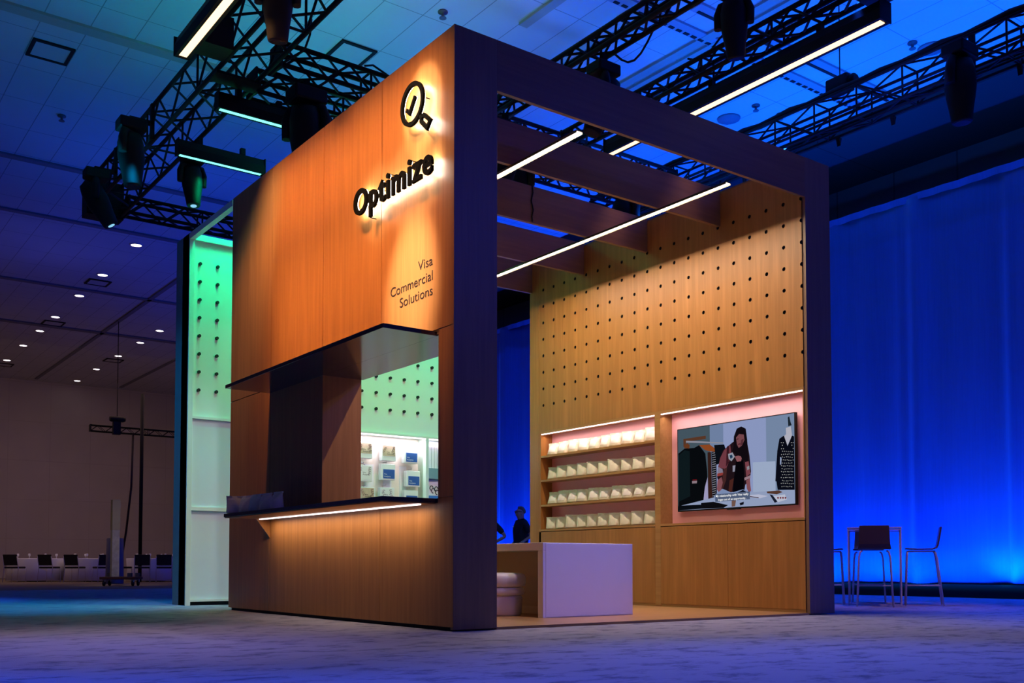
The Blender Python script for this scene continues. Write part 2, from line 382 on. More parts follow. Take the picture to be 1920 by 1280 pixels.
for i, (x, y) in enumerate(((9.33, 4.17), (8.74, 4.2), (9.0, 1.5), (-.5, 11.5), (8.8, 5.4), (3.0, 4.9))):
    o = B().lathe([(.07, 8.199), (.07, 8.18), (.02, 8.17), (.02, 8.12), (.05, 8.11), (.05, 8.10)], (x, y, 0), 12).build('sprinkler_head', plain('grey_plastic', (.12, .12, .14), .5))
    tag(o, ('small sprinkler head beside the long warm batten above the booth', 'small sprinkler head left of the upper round speaker over the booth beam', 'small sprinkler head next to the round speaker by the right truss',
            'lone small sprinkler head on the ceiling left of the big left truss', 'small sprinkler head closest to the booth beam right end', 'small sprinkler head above the near top corner of the booth')[i], 'sprinkler', 'small sprinkler heads on the ceiling')
# slot diffusers
def slot(x0, x1, y, label, dash=True):
    t = thing('slot_diffuser', label, 'air vent', ((x0 + x1) / 2, y, 8.2), 'slot diffusers in the ceiling')
    B().box(x0, x1, y, y + .20, 8.165, 8.199).build('frame', plain('vent_frame', (.35, .36, .40), .6), t)
    s = B(); x = x0 + .1
    while x < x1 - .1:
        s.box(x, x + (.09 if dash else .5), y + .13, y + .18, 8.155, 8.168); x += .15 if dash else .5
    s.build('slot', HF, t)
slot(4.6, 10.3, 3.10, 'long slotted air vent crossing behind the trusses above the booth front')
slot(9.2, 10.35, -1.3, 'short slotted air vent at the top right corner of the photo')
slot(5.7, 10.3, 2.60, 'thin dark ceiling slot parallel to the long dashed vent', False)

# stage curtain: pleated sheet along the right-hand wall
def curtain_mat():
    m, n, l, b = nmat('curtain_cloth'); b.inputs['Base Color'].default_value = (.55, .56, .62, 1); b.inputs['Roughness'].default_value = .75
    b.inputs['Sheen Weight'].default_value = .3
    tc = n.new('ShaderNodeTexCoord'); mp = n.new('ShaderNodeMapping'); mp.inputs['Scale'].default_value = (1, 30, 1.2); l.new(tc.outputs['Object'], mp.inputs[0])
    z = n.new('ShaderNodeTexNoise'); z.inputs['Scale'].default_value = 1; z.inputs['Detail'].default_value = 4; l.new(mp.outputs[0], z.inputs['Vector'])
    r = n.new('ShaderNodeValToRGB'); r.color_ramp.elements[0].color = (.055, .085, .235, 1); r.color_ramp.elements[1].color = (.085, .125, .32, 1)
    l.new(z.outputs['Fac'], r.inputs[0]); l.new(r.outputs[0], b.inputs['Base Color'])
    bp = n.new('ShaderNodeBump'); bp.inputs['Strength'].default_value = .12; bp.inputs['Distance'].default_value = .02
    l.new(z.outputs['Fac'], bp.inputs['Height']); l.new(bp.outputs[0], b.inputs['Normal'])
    return m
CUR = curtain_mat()
ct = thing('stage_curtain', 'tall pleated curtain lit deep blue from below along the right side of the hall', 'curtain', (11.3, 8, 0))
bm = B(); ny, nzv = 620, 10; y0, y1 = -6.0, 21.0
ph = [(random.uniform(2.2, 3.4), random.uniform(0, 6), .028), (random.uniform(5, 8), random.uniform(0, 6), .020), (1.1, 2.0, .035), (11.3, 1.0, .010)]
rows = []
for j in range(nzv + 1):
    z = .22 + (6.80 - .22) * j / nzv; row = []
    for i in range(ny + 1):
        y = y0 + (y1 - y0) * i / ny
        d = sum(a * math.sin(f * y + p + .15 * math.sin(z + f)) for f, p, a in ph)
        d = d + .085 * max(0, math.sin(2.3 * y + 1.3 * math.sin(.7 * y))) ** 24 + .05 * max(0, math.sin(3.7 * y + 2 + math.sin(.9 * y))) ** 16
        row.append(bm.bm.verts.new((11.3 - d * (1.15 - .3 * j / nzv), y, z)))
    rows.append(row)
for a, b in zip(rows, rows[1:]):
    for i in range(ny): bm.bm.faces.new((a[i], a[i + 1], b[i + 1], b[i])).smooth = True
o = bm.build('fabric', CUR, ct); o.modifiers.new('thick', 'SOLIDIFY').thickness = .006
b2 = B(); prev = None
for i in range(ny + 1):
    y = y0 + (y1 - y0) * i / ny; d = .05 + .015 * math.sin(14 * y) + .012 * math.sin(5.3 * y)
    cur = [b2.bm.verts.new((11.3 - d, y, 6.74)), b2.bm.verts.new((11.27 - d * .6, y, 6.86)), b2.bm.verts.new((11.36, y, 6.88))]
    if prev:
        for q in range(2): b2.bm.faces.new((prev[q], cur[q], cur[q + 1], prev[q + 1]))
    prev = cur
b2.build('top_hem', CUR, ct)
B().tube([(11.36, y0, 6.84), (11.36, y1, 6.84)], .03).build('hanging_pipe', BLK, ct)
tag(B().box(11.22, 11.50, -6, 21, 0, .215).build('curtain_gap_strip', plain('black_gap_strip', (.004, .004, .004), .9)), 'low black strip put in for the dark gap under the blue curtain', 'dark gap')  # black box stands in for the shaded gap below the hem
# ------------------------------------------------------------------ the wooden booth, a 4.88 m cube
H = 4.88
# --- sign wall (left face, plane x=0)
sw = thing('sign_wall', 'tall orange lit wooden wall of the booth carrying the black sign lettering', 'booth wall', (.21, 2.4, 0))
core = B()
core.box(.016, .42, .04, .22, .03, H - .01); core.box(.016, .42, 2.36, 4.80, .03, H - .01)
core.box(.016, .42, .22, 2.36, .03, 1.02); core.box(.016, .42, .22, 2.36, 2.40, H - .01)
core.build('core', W_OAK, sw)
B().box(.03, .42, .05, 4.78, 0, .03).build('kick', DARK, sw)
ys = (0.0, 1.186, 2.36, 3.63, 4.81); g = .0035
def wpanel(ya, yb, za, zb): B().box(0, .015, ya + g, yb - g, za + g, zb - g).build('wall_panel', W_SIGN, sw, bevel=.0015)
for a, b in zip(ys, ys[1:]): wpanel(a, b, 2.44, H)
wpanel(0, .22, 1.065, 2.44); wpanel(0, 1.186, .03, 1.065); wpanel(1.186, 3.63, .03, 1.065)
wpanel(2.36, 3.63, 1.065, 2.44); wpanel(3.63, 4.81, .03, 2.44)
j = B(); j.box(0, .425, 2.352, 2.362, 1.06, 2.41); j.box(0, .425, .218, .226, 1.06, 2.41)
j.build('window_jamb', W_SIGN, sw)
# --- canopy and serving counter (top-level things fixed in the opening)
t = thing('window_canopy', 'dark glossy slab canopy jutting out over the serving window of the sign wall', 'canopy', (-.25, 1.9, 2.39))
B().box(-.50, .002, .25, 3.65, 2.388, 2.424).build('slab', LAM, t, bevel=.002)
B().box(.002, .44, .228, 2.35, 2.388, 2.402).build('soffit', LAM, t)
t = thing('serving_counter', 'dark serving counter slab below the window of the sign wall', 'counter', (-.25, 1.9, 1.03))
B().box(-.50, -.001, .25, 3.65, 1.026, 1.062).build('slab', LAM, t, bevel=.002)
B().box(-.001, .44, .228, 2.35, 1.026, 1.062).build('inner_slab', LAM, t)
B().box(-.492, -.004, .26, 3.64, 1.017, 1.025).build('underside', W_SHELF, t)
B().prism([(-.16, 3.60, 1.016), (-.002, 3.60, 1.016), (-.002, 3.60, .815)], (0, .022, 0)).build('bracket', W_SIGN, t)
B().box(-.145, -.115, .30, 3.56, 1.006, 1.0165).build('light_strip', E_STRIP, t)
# --- black sign lettering
def split_letters(me, ranges=None):
    bm = bmesh.new(); bm.from_mesh(me); bm.faces.ensure_lookup_table(); seen = set(); isl = []
    for f in bm.faces:
        if f.index in seen: continue
        st = [f]; seen.add(f.index); grp = []
        while st:
            q = st.pop(); grp.append(q)
            for e in q.edges:
                for h in e.link_faces:
                    if h.index not in seen: seen.add(h.index); st.append(h)
        xs = [v.co.x for q in grp for v in q.verts]; isl.append([min(xs), max(xs), grp])
    isl.sort(key=lambda a: a[0]); out = []
    for a in isl:
        if out and a[0] < out[-1][1] - .35 * min(a[1] - a[0], out[-1][1] - out[-1][0]): out[-1][1] = max(out[-1][1], a[1]); out[-1][2] += a[2]
        else: out.append(list(a))
    res = []
    for x0, x1, fs in out:
        vm = {}; vs = []; fc = []
        for f in fs:
            ids = []
            for v in f.verts:
                if v.index not in vm: vm[v.index] = len(vs); vs.append(tuple(v.co))
                ids.append(vm[v.index])
            fc.append(ids)
        res.append((vs, fc))
    bm.free(); return res
def wall_pt(sx, sz, d): return (-d, sx, sz)          # sx measured along +Y
def sign_pieces(txt, size, bold, right_y, base_z, width, depth, height=None):
    """text on the plane x=0 reading right-to-left in +Y; returns per-letter meshes"""
    me = text_mesh(txt, size, bold, .5, sp=1.10); xs = [v.co.x for v in me.vertices]; x0, x1 = min(xs), max(xs); k = width / (x1 - x0)
    kz = k
    if height: cap = max(v.co.y for v in me.vertices); kz = height / cap
    for v in me.vertices:
        v.co = (v.co.x, v.co.y, v.co.z)
    pcs = split_letters(me); res = []
    for vs, fc in pcs:
        res.append(([(-(depth[0] if z < 0 else depth[1]), right_y + (x1 - x) * k, base_z + y * kz) for x, y, z in vs], fc))
    bpy.data.meshes.remove(me); return res
def poly_obj(name, vs, fc, mat, parent):
    me = bpy.data.meshes.new(name); me.from_pydata(vs, [], fc); me.update()
    b = bmesh.new(); b.from_mesh(me); bmesh.ops.recalc_face_normals(b, faces=b.faces); b.to_mesh(me); b.free()
    return mesh_obj(name, me, mat, parent)
SIGNB = plain('sign_black', (.003, .003, .003), .9, 0, .05)
t = thing('sign_lettering', 'large bold black lettering Optimize with a glowing halo on the orange wall', 'sign', (-.05, .92, 3.72))
front = sign_pieces('Optimize', 1.0, .018, .215, 3.725, 1.365, (.055, .080), .232)
back = sign_pieces('Optimize', 1.0, .004, .225, 3.73, 1.345, (.050, .0545), .222)
for (vs, fc), (v2, f2) in zip(front, back):
    o = poly_obj('letter', vs, fc, SIGNB, t)
    e = poly_obj('backlight', v2, f2, E_HALO, o)
    fx = vs[fc[0][0]]; B().tube([(0, fx[1], fx[2]), (-.06, fx[1], fx[2])], .004, 6).build('standoff_pin', SIGNB, o)
ic = thing('sign_icon', 'black magnifier icon with a check mark glowing above the large lettering', 'sign', (-.05, .5, 4.4))
def ring(y, z, r0, r1, d0, d1, n=48):
    b = B(); rg = []
    for r, d in ((r0, d0), (r1, d0), (r1, d1), (r0, d1)):
        rg.append([b.bm.verts.new((-d, y + r * math.cos(2 * PI * k / n), z + r * math.sin(2 * PI * k / n))) for k in range(n)])
    for a in range(4):
        for k in range(n): b.bm.faces.new((rg[a][k], rg[a][(k + 1) % n], rg[(a + 1) % 4][(k + 1) % n], rg[(a + 1) % 4][k]))
    return b
o = ring(.54, 4.402, .150, .185, .055, .080).build('circle', SIGNB, ic); ring(.54, 4.402, .155, .178, .050, .0545).build('backlight', E_HALO, o)
def strip_poly(b, pts, w, d0, d1, close=False):
    n = len(pts); L, R = [], []
    for i, p in enumerate(pts):
        p = Vector(p); a = Vector(pts[i - 1]) if (i or close) else None; c = Vector(pts[(i + 1) % n]) if (i < n - 1 or close) else None
        d1v = (p - a).normalized() if a is not None else (c - p).normalized(); d2v = (c - p).normalized() if c is not None else d1v
        m = (d1v + d2v).normalized(); nn = Vector((-m.y, m.x)); k = w / 2 / max(.35, nn.dot(Vector((-d1v.y, d1v.x)))); L.append(p + nn * k); R.append(p - nn * k)
    V = lambda q, d: b.bm.verts.new((-d, q.x, q.y))
    for i in range(n if close else n - 1):
        q = (i + 1) % n
        lo = [V(L[i], d0), V(L[q], d0), V(R[q], d0), V(R[i], d0)]; hi = [V(L[i], d1), V(L[q], d1), V(R[q], d1), V(R[i], d1)]
        b.bm.faces.new(lo); b.bm.faces.new(hi)
        for a in range(4): b.bm.faces.new((lo[a], lo[(a + 1) % 4], hi[(a + 1) % 4], hi[a]))
    return b
for py, pz in ((.54 + .1675, 4.402), (.54 - .1675, 4.402)): B().tube([(0, py, pz), (-.06, py, pz)], .004, 6).build('standoff_pin', SIGNB, ic)
CK = [(.628, 4.380), (.580, 4.335), (.490, 4.452)]
HD = [(.345, 4.238), (.252, 4.160), (.300, 4.112), (.390, 4.196), (.396, 4.240)]
o = strip_poly(B(), CK, .028, .055, .080).build('check_mark', SIGNB, ic, weld=True); strip_poly(B(), CK, .016, .050, .0545).build('backlight', E_HALO, o)
o = strip_poly(B(), HD, .032, .055, .080, True).build('handle', SIGNB, ic, weld=True); strip_poly(B(), HD, .018, .050, .0545, True).build('backlight', E_HALO, o)
TXT = plain('vinyl_black', (.02, .012, .008), .5)
t = thing('wall_lettering', 'small thin three line black lettering Visa Commercial Solutions below the large sign', 'sign', (0, .6, 2.74))
for txt, zb, w in (('Visa', 2.993, .232), ('Commercial', 2.868, .695), ('Solutions', 2.744, .535)):
    me = text_mesh(txt, 1.0, -.004, .5); xs = [v.co.x for v in me.vertices]; x0, x1 = min(xs), max(xs); k = w / (x1 - x0); kz = .118
    for v in me.vertices: v.co = (-(.0015 if v.co.z < 0 else .003), .316 + (x1 - v.co.x) * k, zb + v.co.y * kz)
    mesh_obj('text_line', me, TXT, t)
# --- portal frame (front plane y=0)
pf = thing('portal_frame', 'dark square wooden portal framing the open front of the booth', 'portal', (2.44, 0, 0))
B().box(.001, .424, .0, .04, .012, H).build('post', W_FRAME, pf, bevel=.0015)
B().box(4.462, 4.88, .0, .04, .012, H).build('post', W_FRAME, pf, bevel=.0015)
B().box(.424, 4.462, .0, .04, 4.45, H).build('header', W_BEAM, pf, bevel=.0015)
# --- roof beams
for i, y in enumerate((1.175, 2.38, 3.60, 4.75)):
    o = B().box(.422, 4.448, y, y + .045, 4.45, H - .001).build('roof_beam', W_BEAM, bevel=.0015)
    tag(o, 'deep wooden roof beam of the booth, %s behind the front portal' % ('first', 'second', 'third', 'last')[i], 'beam', 'roof beams of the booth')
o = B().tube([(2.62, 2.375, 4.88), (2.625, 2.37, 4.80), (2.60, 2.37, 4.70), (2.63, 2.37, 4.60), (2.61, 2.372, 4.52), (2.62, 2.373, 4.46)], .008).build('loose_cable', BLKP)
tag(o, 'thin black cable hanging down the face of the second roof beam', 'cable')
# --- booth platform
o = B().box(.424, 4.449, .004, 4.80, .0, .022).build('wooden_platform', W_FLOOR); tag(o, 'thin warm wood veneer platform floor inside the booth', 'platform')
# --- display wall (inner face x=4.45)
dw = thing('display_wall', 'inner wooden booth wall with peg holes above shelves and a screen niche', 'display wall', (4.66, 2.4, 0))
us = [4.498 - .2344 * i for i in range(20)]; us = sorted(us)
vs = [2.787 + .2364 * i for i in range(8)]
b = B(); b.holed((4.45, 0, 0), (0, 1, 0), (0, 0, 1), -.08, 4.60, 2.42, 4.84, us, vs, .0215, -.03)
# trim the part that would stick out in front of the portal
for v in b.bm.verts:
    if v.co.y < .041: v.co.y = .041
b.build('perforated_panel', [W_OAK, DARK], dw, weld=False)
c = B(); c.box(4.481, 4.879, .041, 4.80, 2.42, H - .005); c.box(4.67, 4.879, .041, 4.80, .03, 2.42); c.box(4.451, 4.67, 4.562, 4.80, .03, 2.42)
c.build('core', W_FRAME, dw)
B().box(4.448, 4.88, 4.602, 4.81, .024, H).build('end_stile', W_OAK, dw, bevel=.001)
B().box(4.45, 4.67, 2.18, 2.275, .03, 2.39).build('pilaster', W_SHELF, dw, bevel=.001)
B().box(4.45, 4.67, 4.56, 4.60, .03, 2.42).build('side_panel', W_OAK, dw)
B().box(4.451, 4.67, .041, 4.56, 2.385, 2.419).build('niche_head', W_SHELF, dw)
B().box(4.655, 4.669, 2.276, 4.559, 1.03, 2.384).build('backing', PINK, dw); B().box(4.655, 4.669, .055, 2.179, 1.03, 2.384).build('backing', PINK, dw)
B().box(4.452, 4.655, .041, .055, 1.03, 2.385).build('side_panel', W_OAK, dw)
for z in (2.043, 1.702, 1.350): B().box(4.452, 4.654, 2.276, 4.559, z, z + .028).build('shelf', W_SHELF, dw, bevel=.001)
B().box(4.447, 4.654, 2.275, 4.60, 1.000, 1.028).build('ledge', W_SHELF, dw, bevel=.001)
B().box(4.447, 4.654, .041, 2.18, 1.000, 1.028).build('ledge', W_SHELF, dw, bevel=.001)
for ya, yb in ((.045, 1.108), (1.112, 2.178), (2.277, 4.60)): B().box(4.45, 4.47, ya, yb, .055, .992).build('cabinet_door', W_OAK, dw, bevel=.001)
B().box(4.456, 4.66, .045, 4.60, .022, .054).build('kick', W_SHELF, dw)
for ya, yb in ((.045, 2.17), (2.285, 4.555)): B().box(4.455, 4.475, ya, yb, 2.372, 2.384).build('light_strip', E_STRIP, dw)
# --- linear ceiling lights in the booth
def line_light(x, y0, y1, label):
    t = thing('linear_light', label, 'ceiling light', (x, (y0 + y1) / 2, 4.45), 'pink white line lights under the roof beams')
    B().prism([(x - .039, y0, 4.4255), (x - .039, y0, 4.449), (x + .039, y0, 4.449), (x + .039, y0, 4.4255), (x + .035, y0, 4.4255), (x + .035, y0, 4.442), (x - .035, y0, 4.442), (x - .035, y0, 4.4255)], (0, y1 - y0, 0)).build('housing', plain('brass_grey', (.12, .10, .07), .4, .6), t)
    B().box(x - .034, x + .034, y0 + .005, y1 - .005, 4.434, 4.441).build('diffuser', E_LINE, t)
line_light(1.47, .18, 1.52, 'short glowing line light under the first roof beam near the sign wall')
line_light(3.49, .21, 4.36, 'long glowing line light running under all roof beams near the perforated wall')
# ------------------------------------------------------------------ pale green display wall behind the booth (plane y=6.35)
gw = thing('green_display_wall', 'tall pale wall with peg holes lit green behind the booth', 'display wall', (2.44, 6.6, 0))
GSIDE = plain('side_cladding', (.20, .26, .28), .6)
B().box(0, .012, 6.352, 6.85, .0, 4.88).build('side_cladding', GSIDE, gw)
B().box(.013, 4.88, 6.60, 6.85, .0, 4.87).build('core', GSIDE, gw)
B().box(0.0, .066, 6.33, 6.60, .0, 4.88).build('post', GREENW, gw, bevel=.001)
B().box(.067, 4.88, 6.33, 6.60, 4.80, 4.88).build('fascia', GREENW, gw, bevel=.001)
B().box(0.0, .07, 4.83, 6.329, 4.80, 4.875).build('roof_edge_beam', GREENW, gw)
us = []
for p in range(4): us += [.035 + 1.2 * p + .118 + .2376 * i for i in range(5)]
vs = [2.823 + .2397 * i for i in range(8)]
b = B(); b.holed((0, 6.38, 0), (1, 0, 0), (0, 0, 1), .066, 4.86, 2.475, 4.80, us, vs, .0215, -.03)
for f in list(b.bm.faces): pass
b.build('perforated_panel', [GREENW, DARK], gw)
B().box(.067, 4.86, 6.411, 6.60, 2.475, 4.80).build('panel_core', GSIDE, gw)
for z0, z1 in ((2.44, 2.474), (1.236, 1.284), (.050, .078)):
    B().box(.067, 2.24, 6.335, 6.60, z0, z1).build('ledge', GREENW, gw, bevel=.001)
for z0, z1 in ((1.285, 2.439), (.079, 1.235)): B().box(.067, 2.24, 6.375, 6.60, z0, z1).build('lower_panel', PALE, gw)
B().box(.067, 4.86, 6.40, 6.60, .0, .049).build('kick', DARK, gw)
B().box(2.241, 4.86, 6.335, 6.60, 2.445, 2.474).build('niche_head', GREENW, gw)
for x0, x1 in ((2.241, 2.262), (2.436, 2.474), (3.634, 3.684), (4.80, 4.86)): B().box(x0, x1, 6.335, 6.60, .05, 2.444).build('divider', GREENW, gw, bevel=.001)
B().box(2.263, 2.435, 6.585, 6.60, .05, 2.444).build('backing', plain('deep_green', (.05, .30, .24), .7), gw)
B().box(2.475, 3.633, 6.57, 6.60, .05, 2.444).build('backing', plain('cream_board', (.86, .78, .72), .6), gw)
B().box(3.685, 4.799, 6.57, 6.60, .05, 2.444).build('backing', plain('white_board', (.86, .84, .88), .6), gw)
for x0, x1 in ((2.48, 3.63), (3.69, 4.79)): B().box(x0, x1, 6.338, 6.355, 2.428, 2.444).build('light_strip', E_STRIP, gw)
WP = plain('white_upright', (.88, .86, .93), .5)
for x0, x1 in ((2.70, 2.86), (3.02, 3.16), (3.30, 3.42)): B().box(x0, x1, 6.556, 6.57, .3, 2.02).build('white_upright', WP, gw)
# boxes and cards hanging on the pegs
KRAFT = plain('kraft_label', (.62, .50, .36), .7, noise=.2, scale=30); BLUEL = plain('blue_label', (.02, .10, .42), .5)
CARD = plain('white_card', (.84, .85, .88), .5); INK = plain('black_ink', (.01, .01, .012), .6); WINK = plain('white_ink', (.9, .9, .95), .5)
def label_text(parent, lines, x, y, z, w, mat, lh):
    for i, s in enumerate(lines):
        me = text_mesh(s, 1.0, .0, 0.0, res=2); xs = [v.co.x for v in me.vertices]; k = w / (max(xs) - min(xs)) * (len(s) / max(len(q) for q in lines))
        for v in me.vertices: v.co = (x + v.co.x * k, y, z - i * lh + v.co.y * k)
        mesh_obj('printed_text', me, mat, parent)
def squiggle(parent, x, y, z, w, h):
    b = B(); rd = random.Random(int(x * 1000) + int(z * 77))
    for k in range(7):
        cx, cz = x + (w * .12 if k % 2 else w * .86) + rd.uniform(-.02, .02), z + h * (.25 + .1 * k)
        b.tube([(cx + .018 * math.cos(a), y, cz + .014 * math.sin(a)) for a in (0, 1.1, 2.2, 3.3, 4.4)], .0022, 5)
    b.build('printed_doodle', INK, parent)
def hang_box(x, z, kind, label, tilt=0.0):
    t = thing('hanging_box', label, 'display box', (x + .12, 6.5, z), 'boxed items hanging in the lit niche')
    w, h, d = .235, .235, .09; y = 6.42
    B().box(x, x + w, y, y + d, z, z + h).build('carton', CARD, t, bevel=.003)
    B().tube([(x + .10, 6.56, z + h + .03), (x + .10, y + .02, z + h + .03), (x + .10, y + .015, z + h + .05)], .004, 6).build('peg_hook', CHROME, t)
    if kind == 'blue':
        B().box(x + .03, x + w - .012, y - .003, y - .0005, z + .02, z + .155).build('label', BLUEL, t)
        label_text(t, ['Visa', 'Analytics'], x + .045, y - .004, z + .075, .11, WINK, .034)
    else:
        B().box(x + .012, x + w - .012, y - .003, y - .0005, z + (.07 if kind == 'kraft' else .02), z + h - .012).build('label', KRAFT if kind == 'kraft' else CARD, t)
        squiggle(t, x + .02, y - .006, z + .07, w - .04, .15)
        label_text(t, ['Visa', 'Analytics'], x + .075, y - .004, z + .118, .11, INK, .028)
hang_box(2.53, 2.09, 'kraft', 'tan doodle labelled box at left of the top row in the lit niche')
hang_box(2.925, 2.075, 'kraft', 'tan doodle labelled box in the middle of the niche top row')
hang_box(3.305, 2.06, 'blue', 'white box with blue label at right of the niche top row')
hang_box(2.53, 1.75, 'white', 'white box with black doodles below the left tan labelled box in the niche')
hang_box(2.915, 1.79, 'blue', 'white box with blue label in the middle of the niche second row')
hang_box(3.345, 1.71, 'blue', 'white box with blue label at right of the niche second row')
hang_box(2.57, 1.43, 'kraft', 'tan labelled box cut off by the counter at the lower left of the niche')
hang_box(2.90, 1.44, 'white', 'white box cut off by the counter in the middle of the lowest row')
hang_box(3.31, 1.415, 'blue', 'blue labelled box cut off by the counter at the right of the lowest row')
# second niche: shelves with cartons and a printed card
SHB = plain('teal_board', (.20, .36, .42), .6)
for z in (1.50, 1.84): B().box(3.685, 4.79, 6.36, 6.57, z, z + .16 if z > 1.6 else z + .02).build('shelf', SHB if z > 1.6 else GREENW, gw)
for i in range(4):
    o = B().box(3.72 + i * .052, 3.765 + i * .052, 6.40, 6.55, 2.005, 2.34).build('white_binder', CARD, bevel=.002)
    tag(o, 'upright white binder, %s from the left in the right niche' % ORD[i], 'binder', 'white binders in the right niche')
t = thing('printed_card', 'white card with black curls and blue band at the window right edge', 'card', (3.82, 6.42, 1.52))
B().box(3.70, 3.92, 6.40, 6.43, 1.521, 1.80).build('board', CARD, t)
b = B()
for cx, cz in ((3.77, 1.70), (3.80, 1.66), (3.855, 1.69), (3.87, 1.64)):
    b.tube([(cx + .03 * math.cos(a * .6), 6.395, cz + .035 * math.sin(a * .6)) for a in range(9)], .006, 6)
b.build('printed_curl', INK, t); B().box(3.72, 3.90, 6.396, 6.3995, 1.545, 1.585).build('blue_band', plain('mid_blue', (.05, .2, .6), .5), t)
# ------------------------------------------------------------------ rig: trusses, battens, moving heads
def truss(name, axis, a0, a1, b0, b1, z0, z1, label, bay=None, cr=.028, lr=.015, extra=0):
    w = b1 - b0; bay = bay or (z1 - z0) * .95
    P = (lambda a, b, z: (b, a, z)) if axis == 'y' else (lambda a, b, z: (a, b, z))
    t = thing(name, label, 'truss', P((a0 + a1) / 2, (b0 + b1) / 2, z0))
    for b in (b0 + cr, b1 - cr):
        for z in (z0 + cr, z1 - cr): B().tube([P(a0, b, z), P(a1, b, z)], cr, 8).build('chord', BLK, t)
    n = max(2, round((a1 - a0) / bay)); L = B(); st = (a1 - a0) / n
    bb = (b0 + cr, b1 - cr); zz = (z0 + cr, z1 - cr)
    for i in range(n):
        p, q = a0 + i * st, a0 + (i + 1) * st; s = i % 2
        for b in bb: L.tube([P(p, b, zz[s]), P(q, b, zz[1 - s])], lr, 5, False)
        for z in zz: L.tube([P(p, bb[s], z), P(q, bb[1 - s], z)], lr, 5, False)
        if i % (1 if extra else 4) == 0:
            for b in bb: L.tube([P(p, b, zz[0]), P(p, b, zz[1])], lr, 5, False)
            for z in zz: L.tube([P(p, bb[0], z), P(p, bb[1], z)], lr, 5, False)
    L.build('lacing', BLK, t)
    if extra:
        for b, f in ((b1 - cr, .3), (b1 - cr, .62), (b0 + cr, .35), (b0 + w * .5, .03)):
            z = z0 + (z1 - z0) * f; B().tube([P(a0, b, z), P(a1, b, z)], .019, 6).build('pipe', BLK, t)
        B().tube([P(a0 + (a1 - a0) * k / 40, b0 + .06 + .012 * math.sin(k * 1.7), z1 + .03 + .014 * math.sin(k * 2.3)) for k in range(41)], .042, 8).build('cable_loom', BLKP, t)
    for a in (a0, a1): B().box(*sum((sorted(x) for x in zip(P(a - .012, b0, z0), P(a + .012, b1, z1))), [])).build('end_plate', BLK, t)
    return t
truss('lighting_truss', 'y', -3.0, 9.6, -.49, .03, 6.0, 6.52, 'large black box truss running along the hall above the left side of the orange wall')
truss('lighting_truss', 'x', .05, 7.0, 9.32, 9.62, 6.0, 6.3, 'black box truss crossing at the far left end above the green wall')
truss('lighting_truss', 'x', .06, 6.2, 3.55, 3.86, 6.0, 6.3, 'black box truss crossing the big left truss nearest the camera')
truss('lighting_truss', 'x', .06, 6.2, 4.26, 4.56, 5.98, 6.28, 'black box truss crossing the big left truss just above the upper teal light')
truss('lighting_truss', 'y', -4.0, 3.50, 2.65, 2.89, 6.02, 6.26, 'slim black truss over the middle of the booth front beam')
truss('lighting_truss', 'y', -0.95, 3.50, 3.96, 4.22, 6.02, 6.28, 'black truss carrying the long warm batten right of the booth roof')
truss('lighting_truss', 'y', -5.0, 5.6, 6.28, 6.64, 6.02, 6.46, 'wide black truss with inner pipes at the upper right of the photo', .62, .02, .013, 4)
o = B().box(-.51, .045, 9.63, 9.93, 5.98, 6.54).build('corner_block', BLK); tag(o, 'black corner block at the far end of the big left truss', 'truss corner')
o = B().box(3.90, 4.28, -1.3, -.98, 5.98, 6.32).build('corner_block', BLK); tag(o, 'black block closing the near end of the truss above the long warm batten', 'truss corner')
o = B().box(-.49, .03, 4.05, 4.30, 5.968, 5.999).build('junction_plate', BLK); tag(o, 'flat black junction plate under the big left truss above the upper teal batten', 'truss plate')
o = B().box(-.80, -.488, 3.55, 3.86, 6.0, 6.35).build('corner_block', BLK); tag(o, 'black junction block stuck on the outer side of the big left truss', 'truss corner')
# small distant truss on a chain motor, and the pole in front of it
truss('small_truss', 'x', 3.55, 9.5, 25.9, 26.1, 4.66, 4.88, 'thin distant black truss hanging in front of the far brown wall', .22, .02, .009)
t = thing('chain_hoist', 'small black chain hoist sitting on the distant thin truss', 'hoist', (4.28, 26, 4.88))
B().box(4.18, 4.40, 25.74, 25.898, 4.60, 5.0).build('body', BLKP, t); B().lathe([(.07, 4.08), (.09, 4.12), (.09, 4.48), (.06, 4.55)], (0, 25.82, 5.085), 12, 'X').build('motor', BLKP, t)
B().tube([(4.3, 25.82, 5.15), (4.3, 25.82, 8.19)], .012, 6).build('chain', BLK, t)
o = B().tube([(4.83, 25.95, 4.66), (4.80, 25.95, 3.0), (4.72, 26.15, 1.6), (4.68, 26.45, .75), (4.68, 26.5, .02)], .035, 8).build('drop_cable', plain('dark_red_cable', (.03, .008, .006), .6)); tag(o, 'dark cable dropping from the distant thin truss to the floor', 'cable')
o = B().tube([(5.06, 25.8, 0), (5.06, 25.8, 5.95)], .058, 12).build('black_pole', BLK); tag(o, 'tall straight black pole standing before the far brown wall', 'pole')
